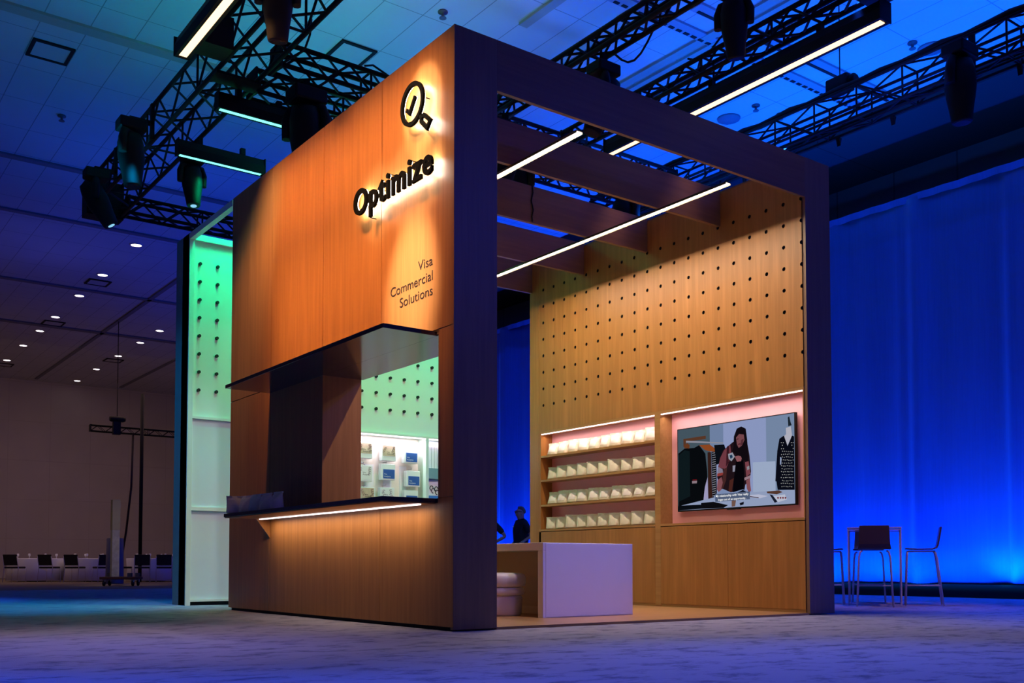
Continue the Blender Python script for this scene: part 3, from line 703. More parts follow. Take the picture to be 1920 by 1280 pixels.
# battens
def batten(x0, x1, y0, y1, z, em, label, group, w=.10, tilt=0):
    t = thing('led_batten', label, 'stage light', ((x0 + x1) / 2, (y0 + y1) / 2, z), group)
    ax = 'y' if (y1 - y0) > (x1 - x0) else 'x'; P = (lambda a, b, c: (b, a, c)) if ax == 'y' else (lambda a, b, c: (a, b, c))
    a0, a1 = (y0, y1) if ax == 'y' else (x0, x1); c = (x0 + x1) / 2 if ax == 'y' else (y0 + y1) / 2
    pr = [(c - w, 0.0), (c - w * 1.05, .10), (c - w * .7, .19), (c + w * .7, .19), (c + w * 1.05, .10), (c + w, 0.0), (c + w * .55, .0), (c + w * .55, .012), (c - w * .55, .012), (c - w * .55, 0)]
    B().prism([P(a0, q, z + h) for q, h in pr], Vector(P(a1, 0, 0)) - Vector(P(a0, 0, 0))).build('housing', BLK, t)
    b = B(); b.box(*sum((sorted(v) for v in zip(P(a0 + .03, c - w * .52, z + .002), P(a1 - .03, c + w * .52, z + .010))), [])); b.build('lens', em, t)
    for a in (a0 - .012, a1): B().box(*sum((sorted(v) for v in zip(P(a, c - w * 1.1, z - .004), P(a + .012, c + w * 1.1, z + .2))), [])).build('end_cap', BLK, t)
    n = max(2, int((a1 - a0) / 1.3))
    for i in range(n):
        a = a0 + (i + .5) * (a1 - a0) / n; B().box(*sum((sorted(v) for v in zip(P(a - .03, c - .03, z + .19), P(a + .03, c + .03, z + .285))), [])).build('clamp', BLK, t)
G1 = 'long warm battens'; G2 = 'short teal battens'
batten(-1.16, -.98, .25, 3.45, 5.70, E_WARM, 'bright warm batten at the top left edge of the photo beside the big truss', G1, .075)
batten(4.03, 4.21, -1.2, 1.72, 5.72, E_WARM, 'long bright warm batten under the truss at the upper right of the booth', G1, .085)
batten(4.03, 4.21, 1.77, 2.74, 5.72, E_WARM, 'short warm batten seen through the gap in the booth roof', G1, .07)
batten(-.38, .60, 4.24, 4.40, 5.68, E_TEAL, 'upper teal batten hanging left of the sloping top of the orange wall', G2, .062)
batten(-.33, .80, 5.78, 5.94, 5.68, E_TEAL, 'lower teal batten hanging left of the sloping top of the orange wall', G2, .062)
# moving heads
def moving_head(x, y, z, dirv, label, s=1.0, lit=None, side=0):
    t = thing('moving_head_light', label, 'stage light', (x, y, z), 'black moving head stage lights')
    d = Vector(dirv).normalized(); z -= .12
    B().box(x - .17 * s, x + .17 * s, y - .13 * s, y + .13 * s, z - .14 * s, z).build('base', BLKP, t, bevel=.02)
    cl = B()
    if side: cl.box(x - .03, x + .27, y - .03, y + .03, z, z + .05); cl.box(x + .235, x + .28, y - .03, y + .03, min(z, 6.0), max(z + .05, 6.46))
    else: cl.box(x - .03, x + .03, y - .03, y + .03, z, z + .118)
    cl.build('clamp', BLK, t)
    sd = Vector((d.y, -d.x, 0)); sd = sd.normalized() if sd.length > .05 else Vector((1, 0, 0))
    pv = Vector((x, y, z - .42 * s)); yk = B()
    a, c = pv - sd * (.20 * s), pv + sd * (.20 * s); u = Vector((0, 0, .20 * s))
    yk.tube([a - u * .3, a + u * .6, a + u * 1.1 + sd * (.03 * s), pv + u * 1.28, c + u * 1.1 - sd * (.03 * s), c + u * .6, c - u * .3], [.05 * s, .055 * s, .05 * s, .05 * s, .05 * s, .055 * s, .05 * s], 8)
    yk.build('yoke', BLKP, t)
    prof = [(-.24, .05), (-.23, .13), (-.12, .16), (.06, .165), (.16, .15), (.30, .125), (.42, .11), (.44, .10)]
    B().tube([pv + d * (h * s) for h, r in prof], [r * s for h, r in prof], 18).build('head', BLKP, t)
    B().tube([pv + d * (.425 * s), pv + d * (.446 * s)], (.05 if lit else .085) * s, 16).build('lens', lit or plain('lens_glass', (.02, .025, .035), .08), t)
LG = emit('dim_blue_lens', (.3, .7, 1), .9)
moving_head(-.70, 1.90, 6.2, (.1, .2, -1), 'black moving head under the big left truss at the top of the photo', .85, None, 1)
moving_head(-.76, 6.35, 6.3, (.05, -.05, -1), 'bulky black moving head hanging mid way along the big left truss', 1.0, None, 1)
moving_head(-.76, 8.05, 6.2, (.55, -.15, -1), 'black moving head tilted outward at the far lower end of the big left truss', .95, LG, 1)
moving_head(-.01, 6.25, 6.0, (.02, -.15, -1), 'black moving head pointing down behind the lower teal batten', .8, LG)
moving_head(.42, 3.70, 6.0, (.1, .1, -1), 'large black moving head right of the upper teal batten', 1.15)
moving_head(2.76, 1.30, 6.02, (-.3, .2, -1), 'black moving head on the slim truss above the booth front beam', .9)
moving_head(2.78, -.50, 6.02, (.2, .1, -1), 'black moving head on the slim truss at the top edge of the photo', .75)
moving_head(2.76, 3.1, 6.02, (-.1, .1, -1), 'dark moving head seen through the first gap of the booth roof', 1.0)
moving_head(6.06, -.86, 6.35, (.05, 0, -1), 'tall black moving head hanging below the wide right truss', 1.0, None, 1)
moving_head(5.3, 3.7, 6.0, (.1, 0, -1), 'dark moving head seen through the roof gap beside the long line light', 1.1)
moving_head(3.5, 3.72, 6.0, (.1, 0, -1), 'dark moving head seen through the second gap of the booth roof', .9)
moving_head(1.7, 3.72, 6.0, (.0, .2, -1), 'dark moving head seen at the left end of the first booth roof gap', 1.0)
# hoist motors and cable runs on the trusses
for x, y, z, lab in ((4.1, -.7, 6.34, 'black chain motor on the truss end over the long warm batten'), (6.45, .95, 6.5, 'black chain motor on the wide right truss left of its moving head'),
                     (6.45, -1.75, 6.5, 'black chain motor on the wide right truss at the photo right edge'), (2.77, -.6, 6.3, 'black chain motor on the slim truss near the photo top edge')):
    t = thing('chain_motor', lab, 'hoist', (x, y, z), 'chain motors of the rig')
    B().box(x - .09, x + .09, y - .16, y + .16, z, z + .20).build('body', BLKP, t, bevel=.02); B().lathe([(.06, -.24), (.08, -.22), (.08, -.16)], (x, y, z + .1), 12, 'Y').build('motor_cap', BLKP, t)
    B().tube([(x, y, z + .2), (x, y, 8.19)], .008, 5).build('chain', BLK, t)
def cable(pts, label, r=.012):
    o = B().tube(pts, r, 6).build('rig_cable', BLKP); tag(o, label, 'cable', 'loose black cables on the trusses')
cable([(.10 + .05 * math.sin(i), 2.9 + .12 * i, 6.25 - .25 * math.sin(i * .45)) for i in range(8)], 'black cable looping off the right side of the big left truss')
cable([(1.1 + .12 * i, 3.6 + .02 * math.sin(i * 2), 6.33 + .05 * math.sin(i * 1.7)) for i in range(14)], 'bundle of black cable lying on the nearest cross truss')
cable([(2.93, .7 + .1 * i, 6.1 - .22 * math.sin(i * .5)) for i in range(7)], 'black cable drooping beside the moving head on the slim truss')
cable([(4.0, .4 + .12 * i, 6.32 + .08 * math.sin(i * .9)) for i in range(8)], 'black cable looped on top of the truss above the long warm batten')
for i in range(9):
    y = -3.6 + i * .78
    o = B().prism([(6.60, y, 6.02), (6.66, y, 6.02), (6.63, y, 5.92)], (0, .05, 0)).build('safety_hook', BLK); tag(o, 'small black hook under the wide right truss, %s from the near end' % ORD[i], 'hook', 'small hooks under the wide right truss')
# ------------------------------------------------------------------ pouches on the display shelves
def bag_mat():
    m, n, l, b = nmat('cream_pouch'); b.inputs['Roughness'].default_value = .55
    tc = n.new('ShaderNodeTexCoord'); z = n.new('ShaderNodeTexNoise'); z.inputs['Scale'].default_value = 22; z.inputs['Detail'].default_value = 3; l.new(tc.outputs['Object'], z.inputs['Vector'])
    r = n.new('ShaderNodeValToRGB'); r.color_ramp.elements[0].color = (.66, .60, .44, 1); r.color_ramp.elements[1].color = (.78, .73, .58, 1); l.new(z.outputs['Fac'], r.inputs[0]); l.new(r.outputs[0], b.inputs['Base Color'])
    bp = n.new('ShaderNodeBump'); bp.inputs['Strength'].default_value = .5; bp.inputs['Distance'].default_value = .012; l.new(z.outputs['Fac'], bp.inputs['Height']); l.new(bp.outputs[0], b.inputs['Normal'])
    return m
POUCH = bag_mat(); POUCHL = plain('pale_pouch_label', (.86, .80, .74), .6)
def make_pouch(label, labelled, seed):
    rd = random.Random(seed); t = thing('snack_pouch', label, 'pouch', (0, 0, 0), local=True)
    W, Hh, T, n = .205, .185, .058, 12; b = B(); gr = {}
    for s in (1, -1):
        for i in range(n + 1):
            for k in range(n + 1):
                u, v = 2 * i / n - 1, k / n
                th = T * (1 - u * u) ** .6 * (math.sin(PI * min(1, (1 - v) * .98 + .02) * .62) ** .8) if v < .9 else 0.002
                th = max(th, .0012); wob = .006 * math.sin(5 * u + 4 * v + seed) + rd.uniform(-.0015, .0015)
                x = (-s * th) + wob; y = u * W / 2 * (1 - .05 * math.sin(PI * v)); z = v * Hh + (.006 * u * u if v == 0 else 0)
                gr[s, i, k] = b.bm.verts.new((x, y, z))
    for s in (1, -1):
        for i in range(n):
            for k in range(n): b.bm.faces.new((gr[s, i, k], gr[s, i + 1, k], gr[s, i + 1, k + 1], gr[s, i, k + 1])).smooth = True
    for i in range(n):
        for k in (0, n): b.bm.faces.new((gr[1, i, k], gr[1, i + 1, k], gr[-1, i + 1, k], gr[-1, i, k]))
    for k in range(n):
        for i in (0, n): b.bm.faces.new((gr[1, i, k], gr[1, i, k + 1], gr[-1, i, k + 1], gr[-1, i, k]))
    b.build('bag_body', POUCH, t)
    s_ = B(); s_.box(-.004, .004, -W / 2 * .99, W / 2 * .99, Hh * .91, Hh * 1.0); s_.build('top_seal', plain('pouch_seal', (.74, .69, .55), .5), t)
    if labelled:
        l = B(); q = {}
        for i in range(7):
            for k in range(7):
                u, v = -.55 + 1.1 * i / 6, .2 + .5 * k / 6
                th = T * (1 - u * u) ** .6 * (math.sin(PI * min(1, (1 - v) * .98 + .02) * .62) ** .8)
                q[i, k] = l.bm.verts.new((-th - .0025 + .006 * math.sin(5 * u + 4 * v + seed), u * W / 2, v * Hh))
        for i in range(6):
            for k in range(6): l.bm.faces.new((q[i, k], q[i + 1, k], q[i + 1, k + 1], q[i, k + 1])).smooth = True
        l.build('label', POUCHL, t)
    return t
PA = make_pouch('pouch', True, 1); PB = make_pouch('pouch', False, 5); ua = ub = False
rows = (('top', 2.072, True), ('second', 1.731, False), ('third', 1.379, True), ('lowest', 1.0285, False))
rd = random.Random(11)
for nm, z, lab in rows:
    for i in range(10):
        y = 4.40 - i * .219 + rd.uniform(-.012, .012); rz = rd.uniform(.5, .8) if not lab else rd.uniform(.15, .4); ln = rd.uniform(.14, .24)
        rot = Matrix.Rotation(rz, 4, 'Z') @ Matrix.Rotation(ln, 4, 'Y')
        L = '%s cream pouch from the left on the %s shelf of the niche' % (ORD[i], nm)
        kw = dict(label=L, group='cream pouches on the %s niche shelf' % nm, rot=rot.to_euler(), sc=rd.uniform(.95, 1.04))
        x = 4.548 + rd.uniform(-.008, .008)
        if lab: place(PA, ua, (x, y, z), **kw); ua = True
        else: place(PB, ub, (x, y, z), **kw); ub = True
for i, (y, rz, x) in enumerate(((3.56, -1.9, -.40), (3.40, .25, -.36), (3.15, .12, -.36), (2.93, .1, -.34), (2.68, .05, -.33))):
    rot = Matrix.Rotation(rz, 4, 'Z') @ Matrix.Rotation(.12, 4, 'Y')
    place(PB, True, (x, y, 1.064), rot=rot.to_euler(), label='%s pouch from the left standing in blue shade on the dark serving counter' % ORD[i], group='pouches on the serving counter')

# ------------------------------------------------------------------ screen
tv = thing('wall_screen', 'large flat screen showing a woman in a clothes workshop in the pink niche', 'television', (4.63, 1.13, 1.17))
TX = 4.585; TY0, TY1, TZ0, TZ1 = .262, 2.025, 1.176, 2.186
B().box(TX + .004, TX + .045, TY0, TY1, TZ0, TZ1).build('bezel', BLKP, tv, bevel=.003)
B().box(TX + .046, 4.654, .8, 1.5, 1.45, 1.9).build('wall_bracket', BLK, tv)
B().box(TX, TX + .03, 1.05, 1.24, TZ0 - .012, TZ0 - .0005).build('sensor_bar', BLKP, tv)
PT = [(156, 412), (1190, 262), (1190, 1066), (156, 1128)]
def uv(x, y):
    u = (x - 156) / 1034; d0, d1 = 1 / 716, 1 / 804; s = u * d0 / (d1 - u * (d1 - d0)); top = 412 - 150 * u; bot = 1128 - 62 * u
    return s, (bot - y) / (bot - top)
def scr(x, y, dep):
    s, v = uv(x, y); s = min(max(s, 0), 1); v = min(max(v, 0), 1)
    return (TX + .0035 - dep * .00012, TY1 - .012 - s * (TY1 - TY0 - .024), TZ0 + .014 + v * (TZ1 - TZ0 - .026))
sb = B(); smats = []; dep = 0
def poly(pts, col, k=.8):
    global dep
    dep += 1; nm = 'screen_%d_%d_%d' % col; m = emit(nm, lin(*col), k)
    if m not in smats: smats.append(m)
    sb.mi = smats.index(m); sb.face([scr(x, y, dep) for x, y in pts])
def disc(x, y, r, col, ry=None, n=10): poly([(x + r * math.cos(2 * PI * k / n), y + (ry or r) * math.sin(2 * PI * k / n)) for k in range(n)], col)
poly([(156, 412), (1190, 262), (1190, 1066), (156, 1128)], (150, 164, 208))
poly([(156, 412), (440, 371), (440, 1111), (156, 1128)], (74, 92, 104)); poly([(440, 371), (560, 354), (560, 700), (440, 700)], (120, 140, 176))
poly([(940, 298), (1190, 262), (1190, 960), (940, 975)], (126, 146, 178)); poly([(820, 700), (1020, 690), (1020, 960), (820, 975)], (168, 184, 214))
poly([(205, 490), (405, 460), (405, 490), (228, 514), (228, 560), (205, 560)], (96, 60, 42))
poly([(228, 505), (560, 520), (560, 532), (228, 522)], (150, 150, 165))
poly([(160, 620), (215, 575), (300, 570), (345, 545), (400, 620), (415, 780), (420, 1010), (380, 1095), (160, 1118)], (9, 12, 16))
poly([(160, 640), (215, 590), (260, 600), (262, 1000), (160, 1050)], (16, 28, 32))
poly([(345, 545), (440, 540), (480, 570), (498, 605), (440, 600), (400, 590)], (150, 76, 36)); poly([(215, 545), (240, 525), (262, 545), (258, 575), (212, 572)], (110, 60, 34))
poly([(280, 865), (325, 862), (322, 885), (280, 887)], (150, 130, 140)); poly([(285, 852), (322, 850), (322, 858), (285, 860)], (120, 20, 30))
poly([(420, 610), (452, 605), (460, 1040), (424, 1045)], (58, 32, 26)); poly([(455, 605), (497, 602), (500, 1030), (460, 1040)], (14, 14, 22))
for k in range(20): poly([(462, 615 + k * 20), (492, 608 + k * 20), (492, 615 + k * 20), (462, 622 + k * 20)], (140, 140, 150))
poly([(480, 545), (570, 540), (590, 610), (560, 700), (500, 720)], (12, 16, 24)); poly([(395, 920), (420, 830), (425, 1040), (380, 1050)], (170, 165, 205))
# table top
poly([(160, 1090), (480, 1010), (820, 965), (1190, 940), (1190, 1066), (156, 1128)], (156, 170, 204)); poly([(360, 1060), (470, 1050), (600, 1080), (560, 1106), (360, 1112)], (14, 14, 18))
poly([(160, 1085), (360, 1075), (360, 1112), (156, 1128)], (10, 14, 20))
# dress on a stand
poly([(1118, 395), (1162, 380), (1172, 460), (1130, 555), (1098, 470), (1120, 450)], (190, 190, 205)); poly([(1136, 300), (1150, 290), (1160, 340), (1170, 370), (1140, 380)], (30, 40, 50))
poly([(1060, 490), (1100, 462), (1132, 556), (1172, 462), (1190, 470), (1190, 945), (1040, 945), (1030, 870), (1020, 868), (1040, 600)], (10, 12, 24))
poly([(1064, 650), (1078, 660), (1074, 720), (1062, 720)], (150, 165, 200))
rd = random.Random(3)
for k in range(112):
    x = 1078 + (k % 7) * 17 + 8 * ((k // 7) % 2) + rd.uniform(-2, 2); y = 525 + (k // 7) * 26 + rd.uniform(-3, 3)
    if x > 1186: continue
    if abs(x - 1132) < 30 and y < 590: continue
    disc(x, y, 3.8, (190, 190, 190), 4.6, 6)
# woman: robe, arms, hair, face
poly([(560, 600), (640, 530), (680, 500), (780, 520), (800, 640), (812, 780), (800, 860), (760, 900), (750, 960), (700, 955), (610, 970), (540, 930), (510, 830), (520, 740)], (34, 20, 26))
poly([(575, 590), (630, 545), (640, 640), (590, 760), (520, 745), (540, 660)], (120, 62, 72)); poly([(600, 560), (620, 548), (616, 700), (590, 740)], (60, 26, 34))
poly([(610, 625), (650, 612), (670, 650), (640, 690), (615, 670)], (160, 165, 180)); poly([(622, 638), (645, 630), (652, 655), (632, 670)], (30, 60, 90))
poly([(520, 740), (560, 760), (566, 800), (540, 820), (512, 800)], (140, 130, 150)); poly([(512, 800), (566, 790), (560, 815), (512, 825)], (150, 60, 56))
poly([(650, 730), (680, 725), (680, 780), (650, 785)], (150, 150, 170)); poly([(570, 760), (600, 745), (590, 860), (560, 940), (545, 930)], (74, 40, 40)); poly([(622, 860), (660, 840), (640, 960), (610, 968)], (80, 40, 34))
poly([(760, 700), (792, 690), (808, 800), (770, 830)], (130, 70, 80)); poly([(752, 838), (806, 815), (808, 838), (756, 862)], (160, 130, 140)); poly([(775, 740), (798, 730), (800, 760), (780, 770)], (150, 150, 160))
poly([(680, 690), (745, 680), (752, 800), (745, 955), (650, 965), (660, 850)], (8, 6, 12)); poly([(670, 650), (700, 640), (735, 650), (725, 690), (690, 695)], (150, 92, 98))
poly([(515, 860), (550, 830), (562, 880), (548, 930), (556, 955), (530, 975), (508, 940)], (140, 84, 92)); poly([(768, 862), (802, 840), (806, 900), (812, 950), (795, 975), (775, 935)], (140, 84, 92))
poly([(660, 560), (664, 470), (690, 400), (730, 380), (770, 400), (782, 500), (790, 640), (785, 690), (740, 680), (720, 640), (690, 640), (650, 600)], (18, 12, 18))
poly([(683, 480), (710, 448), (752, 452), (758, 500), (735, 550), (706, 572), (690, 540)], (128, 78, 84)); poly([(728, 500), (752, 490), (740, 545), (720, 552)], (92, 50, 58))
poly([(688, 492), (706, 488), (706, 494), (688, 498)], (40, 20, 26)); poly([(700, 536), (722, 530), (720, 540), (702, 545)], (90, 30, 44))
# papers and books
poly([(480, 1000), (560, 935), (640, 970), (740, 940), (800, 965), (800, 1020), (500, 1050)], (132, 150, 190)); poly([(660, 985), (740, 945), (770, 962), (700, 1000)], (20, 24, 40))
poly([(800, 990), (880, 985), (960, 1000), (890, 1020), (802, 1010)], (196, 200, 225)); poly([(802, 1000), (880, 1012), (878, 1018), (802, 1008)], (70, 40, 50))
poly([(950, 960), (1060, 950), (1090, 965), (1040, 985), (955, 975)], (90, 60, 50)); poly([(975, 985), (1000, 990), (1045, 1050), (1020, 1060)], (26, 30, 48)); poly([(1010, 1000), (1110, 985), (1130, 1030), (1050, 1055)], (200, 205, 225))
for k in range(4): disc(1050 + 22 * k, 1016, 8, (120, 50, 60), 9)
poly([(710, 1062), (748, 1050), (746, 1074), (716, 1084)], (16, 16, 26)); poly([(640, 1040), (680, 1030), (670, 1090), (640, 1095)], (120, 90, 80))
poly([(495, 985), (802, 960), (802, 1028), (495, 1052)], (86, 100, 130))
scn = sb.build('screen_picture', smats, tv)
cap = emit('caption_white', (1, 1, 1), .95)
for s, yy, x0, x1 in (('My relationship with Visa really', 1010, 500, 790), ('began out of an opportunity..', 1044, 520, 770)):
    a = Vector(scr(x0, yy - (x0 - 500) * .09, dep + 6)); c = Vector(scr(x1, yy - (x1 - 500) * .09, dep + 6))
    me = text_mesh(s, 1.0, .012, 0, res=2); xs = [v.co.x for v in me.vertices]; mn, mxx = min(xs), max(xs); W = (a.y - c.y); k = W / (mxx - mn)
    for v in me.vertices: v.co = (a.x, a.y - (v.co.x - mn) * k, a.z + v.co.y * .036)
    mesh_obj('caption', me, cap, tv)

# ------------------------------------------------------------------ white desk and pouf inside the booth
t = thing('white_desk', 'white boxy desk standing on the booth floor in front of the shelves', 'desk', (2.15, 1.7, .022))
B().box(1.568, 2.726, .85, 2.7, .665, .738).build('top', WHITE, t, bevel=.003)
B().box(1.568, 2.726, .85, .93, .022, .664).build('end_panel', WHITE, t, bevel=.003)
B().box(1.568, 2.726, 2.62, 2.7, .022, .664).build('end_panel', WHITE, t, bevel=.003)
B().box(2.06, 2.722, .931, 2.619, .03, .664).build('modesty_box', plain('beige_panel', (.50, .42, .36), .5), t)
B().box(2.035, 2.06, .931, 2.619, .022, .10).build('kick', plain('beige_kick', (.62, .55, .48), .5), t)
B().box(1.60, 2.70, .846, .8495, .03, .73).build('front_panel', WHITE, t, bevel=.001)
t = thing('round_pouf', 'round white leather pouf with stitched rolls tucked under the white desk', 'stool', (1.51, 1.56, .022))
PL = plain('white_leather', (.80, .76, .74), .35)
B().lathe([(.02, .024), (.195, .024), (.205, .05), (.215, .20), (.20, .222)], (1.57, 1.53, 0), 32).build('base', PL, t)
B().lathe([(.19, .222), (.228, .232), (.238, .262), (.230, .295), (.195, .305)], (1.57, 1.53, 0), 32).build('middle_roll', PL, t)
B().lathe([(.19, .305), (.235, .315), (.25, .35), (.25, .395), (.235, .43), (.19, .447), (.02, .45)], (1.57, 1.53, 0), 32).build('seat_cushion', PL, t)

# ------------------------------------------------------------------ bar table and stools
def frame2(cx, cy, a):
    ca, sa = math.cos(a), math.sin(a); return lambda x, y, z: (cx + x * ca - y * sa, cy + x * sa + y * ca, z)
va = .982                                     # bearing of the table from the photographer
TC = (7.52, 1.27)
t = thing('bar_table', 'slim square chrome bar table by the blue curtain', 'table', (*TC, 0), rz=-va, local=True)
TOPM = plain('pale_table_top', (.70, .62, .66), .3)
h = .335
B().box(-h, h, -h, h, 1.005, 1.02).build('tabletop', TOPM, t, bevel=.003)
for sx in (-1, 1):
    for sy in (-1, 1): B().box(sx * (h - .012) - .008, sx * (h - .012) + .008, sy * (h - .012) - .008, sy * (h - .012) + .008, 0, 1.004).build('leg', CHROME, t)
for z in (.012, .985):
  f = B()
  for s in (-1, 1): f.box(-h + .02, h - .02, s * (h - .012) - .006, s * (h - .012) + .006, z - .006, z + .006); f.box(s * (h - .012) - .006, s * (h - .012) + .006, -h + .02, h - .02, z - .006, z + .006)
  f.build('frame_rail', CHROME, t)
SEAT = plain('brown_shell', (.10, .05, .04), .4)
def make_stool():
    t = thing('bar_stool', 'stool', 'bar stool', (0, 0, 0), 'bar stools at the slim table', local=True)   # faces +y
    b = B(); prof = [(.20, .735), (.05, .725), (-.14, .728), (-.185, .745), (-.205, .79), (-.225, .90), (-.245, 1.02)]
    def sheet(pr, th, wf):
        rows = []
        for i, (y, z) in enumerate(pr):
            a = Vector(pr[max(i - 1, 0)]); c = Vector(pr[min(i + 1, len(pr) - 1)]); d = (c - a).normalized(); nrm = Vector((-d.y, d.x)); w = wf(i)
            rows.append([b.bm.verts.new(p) for p in ((-w, y, z), (w, y, z), (w, y + nrm.x * th, z + nrm.y * th), (-w, y + nrm.x * th, z + nrm.y * th))])
        for p, q in zip(rows, rows[1:]):
            for k in range(4): b.bm.faces.new((p[k], p[(k + 1) % 4], q[(k + 1) % 4], q[k])).smooth = False
        b.bm.faces.new(rows[0]); b.bm.faces.new(rows[-1][::-1])
    sheet(prof[:3], -.014, lambda i: .20); b.build('seat', SEAT, t, bevel=.004)
    b = B(); sheet(prof[2:], -.02, lambda i: .20 - .006 * i); b.build('backrest', SEAT, t, bevel=.004)
    for sx in (-1, 1):
        for y0, y1 in ((.17, .205), (-.15, -.25)): B().tube([(sx * .15, y0, .705), (sx * .172, y0 + (y1 - y0) * .12, .69), (sx * .188, y0 + (y1 - y0) * .3, .62), (sx * .215, y1, .0)], .0105, 8).build('leg', CHROME, t)
    c = lambda y0, y1: y0 + (y1 - y0) * .62
    r = B(); yf, yb = .190, -.218
    r.tube([(-.203, yf, .26), (.203, yf, .26)], .009, 8); r.tube([(-.203, yb, .26), (-.203, yf, .26)], .009, 8); r.tube([(.203, yb, .26), (.203, yf, .26)], .009, 8)
    r.build('footrest', CHROME, t)
    for sx in (-.15, .15): B().tube([(sx, .17, .705), (sx, -.15, .705)], .009, 8).build('seat_rail', CHROME, t)
    return t
ST = make_stool()
vd = Vector((math.sin(va), math.cos(va))); vr = Vector((math.cos(va), -math.sin(va))); tc = Vector(TC)
for i, (off, fac, lab) in enumerate(((-vd * .62, vd, 'bar stool with its dark back to the camera in front of the slim table'), (vr * .58 + vd * .02, -vr, 'bar stool standing sideways at the right of the slim table'),
                                     (-vr * .60 + vd * .05, vr, 'bar stool partly hidden behind the booth right post'), (vd * .58 - vr * .08, -vd, 'bar stool on the far side of the slim table'))):
    p = tc + off; place(ST, i > 0, (p.x, p.y, 0), math.atan2(fac.y, fac.x) - PI / 2, lab)

# ------------------------------------------------------------------ banquet tables far behind on the left
CLOTH = plain('white_tablecloth', (.78, .78, .84), .8); CHB = plain('black_vinyl', (.012, .012, .013), .5)
GLASS = plain('clear_glass', (.85, .88, .95), .08, 0, .8)
def make_table():
    t = thing('banquet_table', 'table', 'table', (0, 0, 0), 'round banquet tables', local=True)
    b = B(); b.lathe([(.90, .03), (.88, .40), (.915, .735), (.905, .75), (.02, .752)], (0, 0, 0), 48)
    for v in b.bm.verts:
        if v.co.z < .7:
            a = math.atan2(v.co.y, v.co.x); k = 1 + .045 * math.sin(a * 16) * (1 - v.co.z / .75); v.co.x *= k; v.co.y *= k
    b.build('tablecloth', CLOTH, t); B().lathe([(.30, .0), (.30, .02), (.04, .03), (.04, .6)], (0, 0, 0), 16).build('pedestal', BLK, t)
    return t
def make_chair():
    t = thing('banquet_chair', 'chair', 'chair', (0, 0, 0), 'black banquet chairs', local=True)              # faces +y
    B().box(-.225, .225, -.22, .22, .43, .49).build('seat', CHB, t, bevel=.02)
    b = B(); b.prism([(-.215, -.20, .52), (.215, -.20, .52), (.225, -.28, .86), (-.225, -.28, .86)], (0, -.035, 0)); b.build('backrest', CHB, t, bevel=.012)
    for sx in (-1, 1):
        B().tube([(sx * .22, .20, .43), (sx * .23, .22, 0)], .012, 8).build('leg', CHROME, t); B().tube([(sx * .228, -.30, .80), (sx * .228, -.215, .46), (sx * .235, -.27, 0)], .012, 8).build('leg', CHROME, t)
    return t
TB, CH = make_table(), make_chair()
tabs = ((2.75, 29.2), (4.25, 28.1), (5.90, 26.95))
tl = ('white clothed round table at the left edge far behind the booth', 'white clothed round table in the middle of the far row behind the booth', 'white clothed round table beside the teal edge of the green wall')
for i, (x, y) in enumerate(tabs): place(TB, i > 0, (x, y, 0), .3 * i, tl[i])
def make_glass():
    t = B().lathe([(.03, .0), (.03, .004), (.005, .008), (.004, .06), (.032, .085), (.036, .12), (.030, .15)], (0, 0, 0), 12).build('water_glass', GLASS)
    return tag(t, 'glass', 'glass', 'glasses set on the banquet tables')
GL = make_glass(); first = True; rd = random.Random(5)
for i, (x, y) in enumerate(tabs):
    for k in range(8):
        a = 2 * PI * k / 8 + .2; o = GL if first else GL.copy()
        if not first: C.objects.link(o)
        first = False; o.location = (x + .62 * math.cos(a), y + .62 * math.sin(a), .7525)
        o['label'] = 'small sparkling glass on the %s' % ('far round table at the left edge', 'middle far round table', 'far round table beside the green wall')[i]
        o['group'] = 'glasses on the %s' % ('left far table', 'middle far table', 'right far table')[i]
chs = ((1.82, 27.70, 'at the left edge of the far row of tables'), (2.70, 27.12, 'second from the left in the far row'), (3.36, 26.72, 'third from the left in the far row'),
       (4.02, 26.15, 'fourth from the left just left of the tan column'), (4.50, 25.80, 'half hidden behind the tan column'), (5.02, 25.42, 'just left of the tall black pole foot'), (5.56, 24.98, 'farthest right beside the teal wall edge'))
for i, (x, y, l) in enumerate(chs):
    tx, ty = min(tabs, key=lambda q: (q[0] - x) ** 2 + (q[1] - y) ** 2); place(CH, i > 0, (x, y, 0), math.atan2(ty - y, tx - x) - PI / 2 + (.25 if i % 2 else -.15), 'black banquet chair seen from behind, ' + l)
# dolly with a tan tube, and a wrapped roll behind it
t = thing('transport_dolly', 'low dark red dolly on castors before the far tables', 'dolly', (2.88, 19.85, 0), rz=-.6, local=True)
RED = plain('dark_red_paint', (.05, .012, .012), .6)
B().box(-.45, .45, -.28, .28, .17, .235).build('deck', RED, t, bevel=.01)
for sx in (-1, 1):
    for sy in (-1, 1):
        w = B().lathe([(.03, -.02), (.07, -.02), (.075, 0), (.07, .02), (.03, .02)], (sx * .36, sy * .2, .075), 16, 'X').build('castor', BLKP, t)
        B().box(sx * .36 - .03, sx * .36 + .03, sy * .2 - .03, sy * .2 + .03, .11, .17).build('castor_fork', CHROME, t)
for k, (px, py) in enumerate(((-.35, .18), (.25, -.1), (.38, .1))): B().box(px - .05, px + .05, py - .05, py + .05, .236, .33).build('stop_block', plain('dark_blue_pad', (.02, .02, .06), .7), t)
TAN = plain('tan_cardboard', (.30, .26, .15), .8, noise=.12)
t = thing('cardboard_column', 'tall tan cardboard column standing upright on the low dolly', 'column', (2.74, 19.95, .236))
B().box(2.65, 2.83, 19.87, 20.04, .237, 1.42).build('lower_sleeve', plain('printed_sleeve', (.36, .33, .27), .8, noise=.4, scale=9), t); B().box(2.645, 2.835, 19.865, 20.045, 1.42, 2.19).build('upper_sleeve', TAN, t)
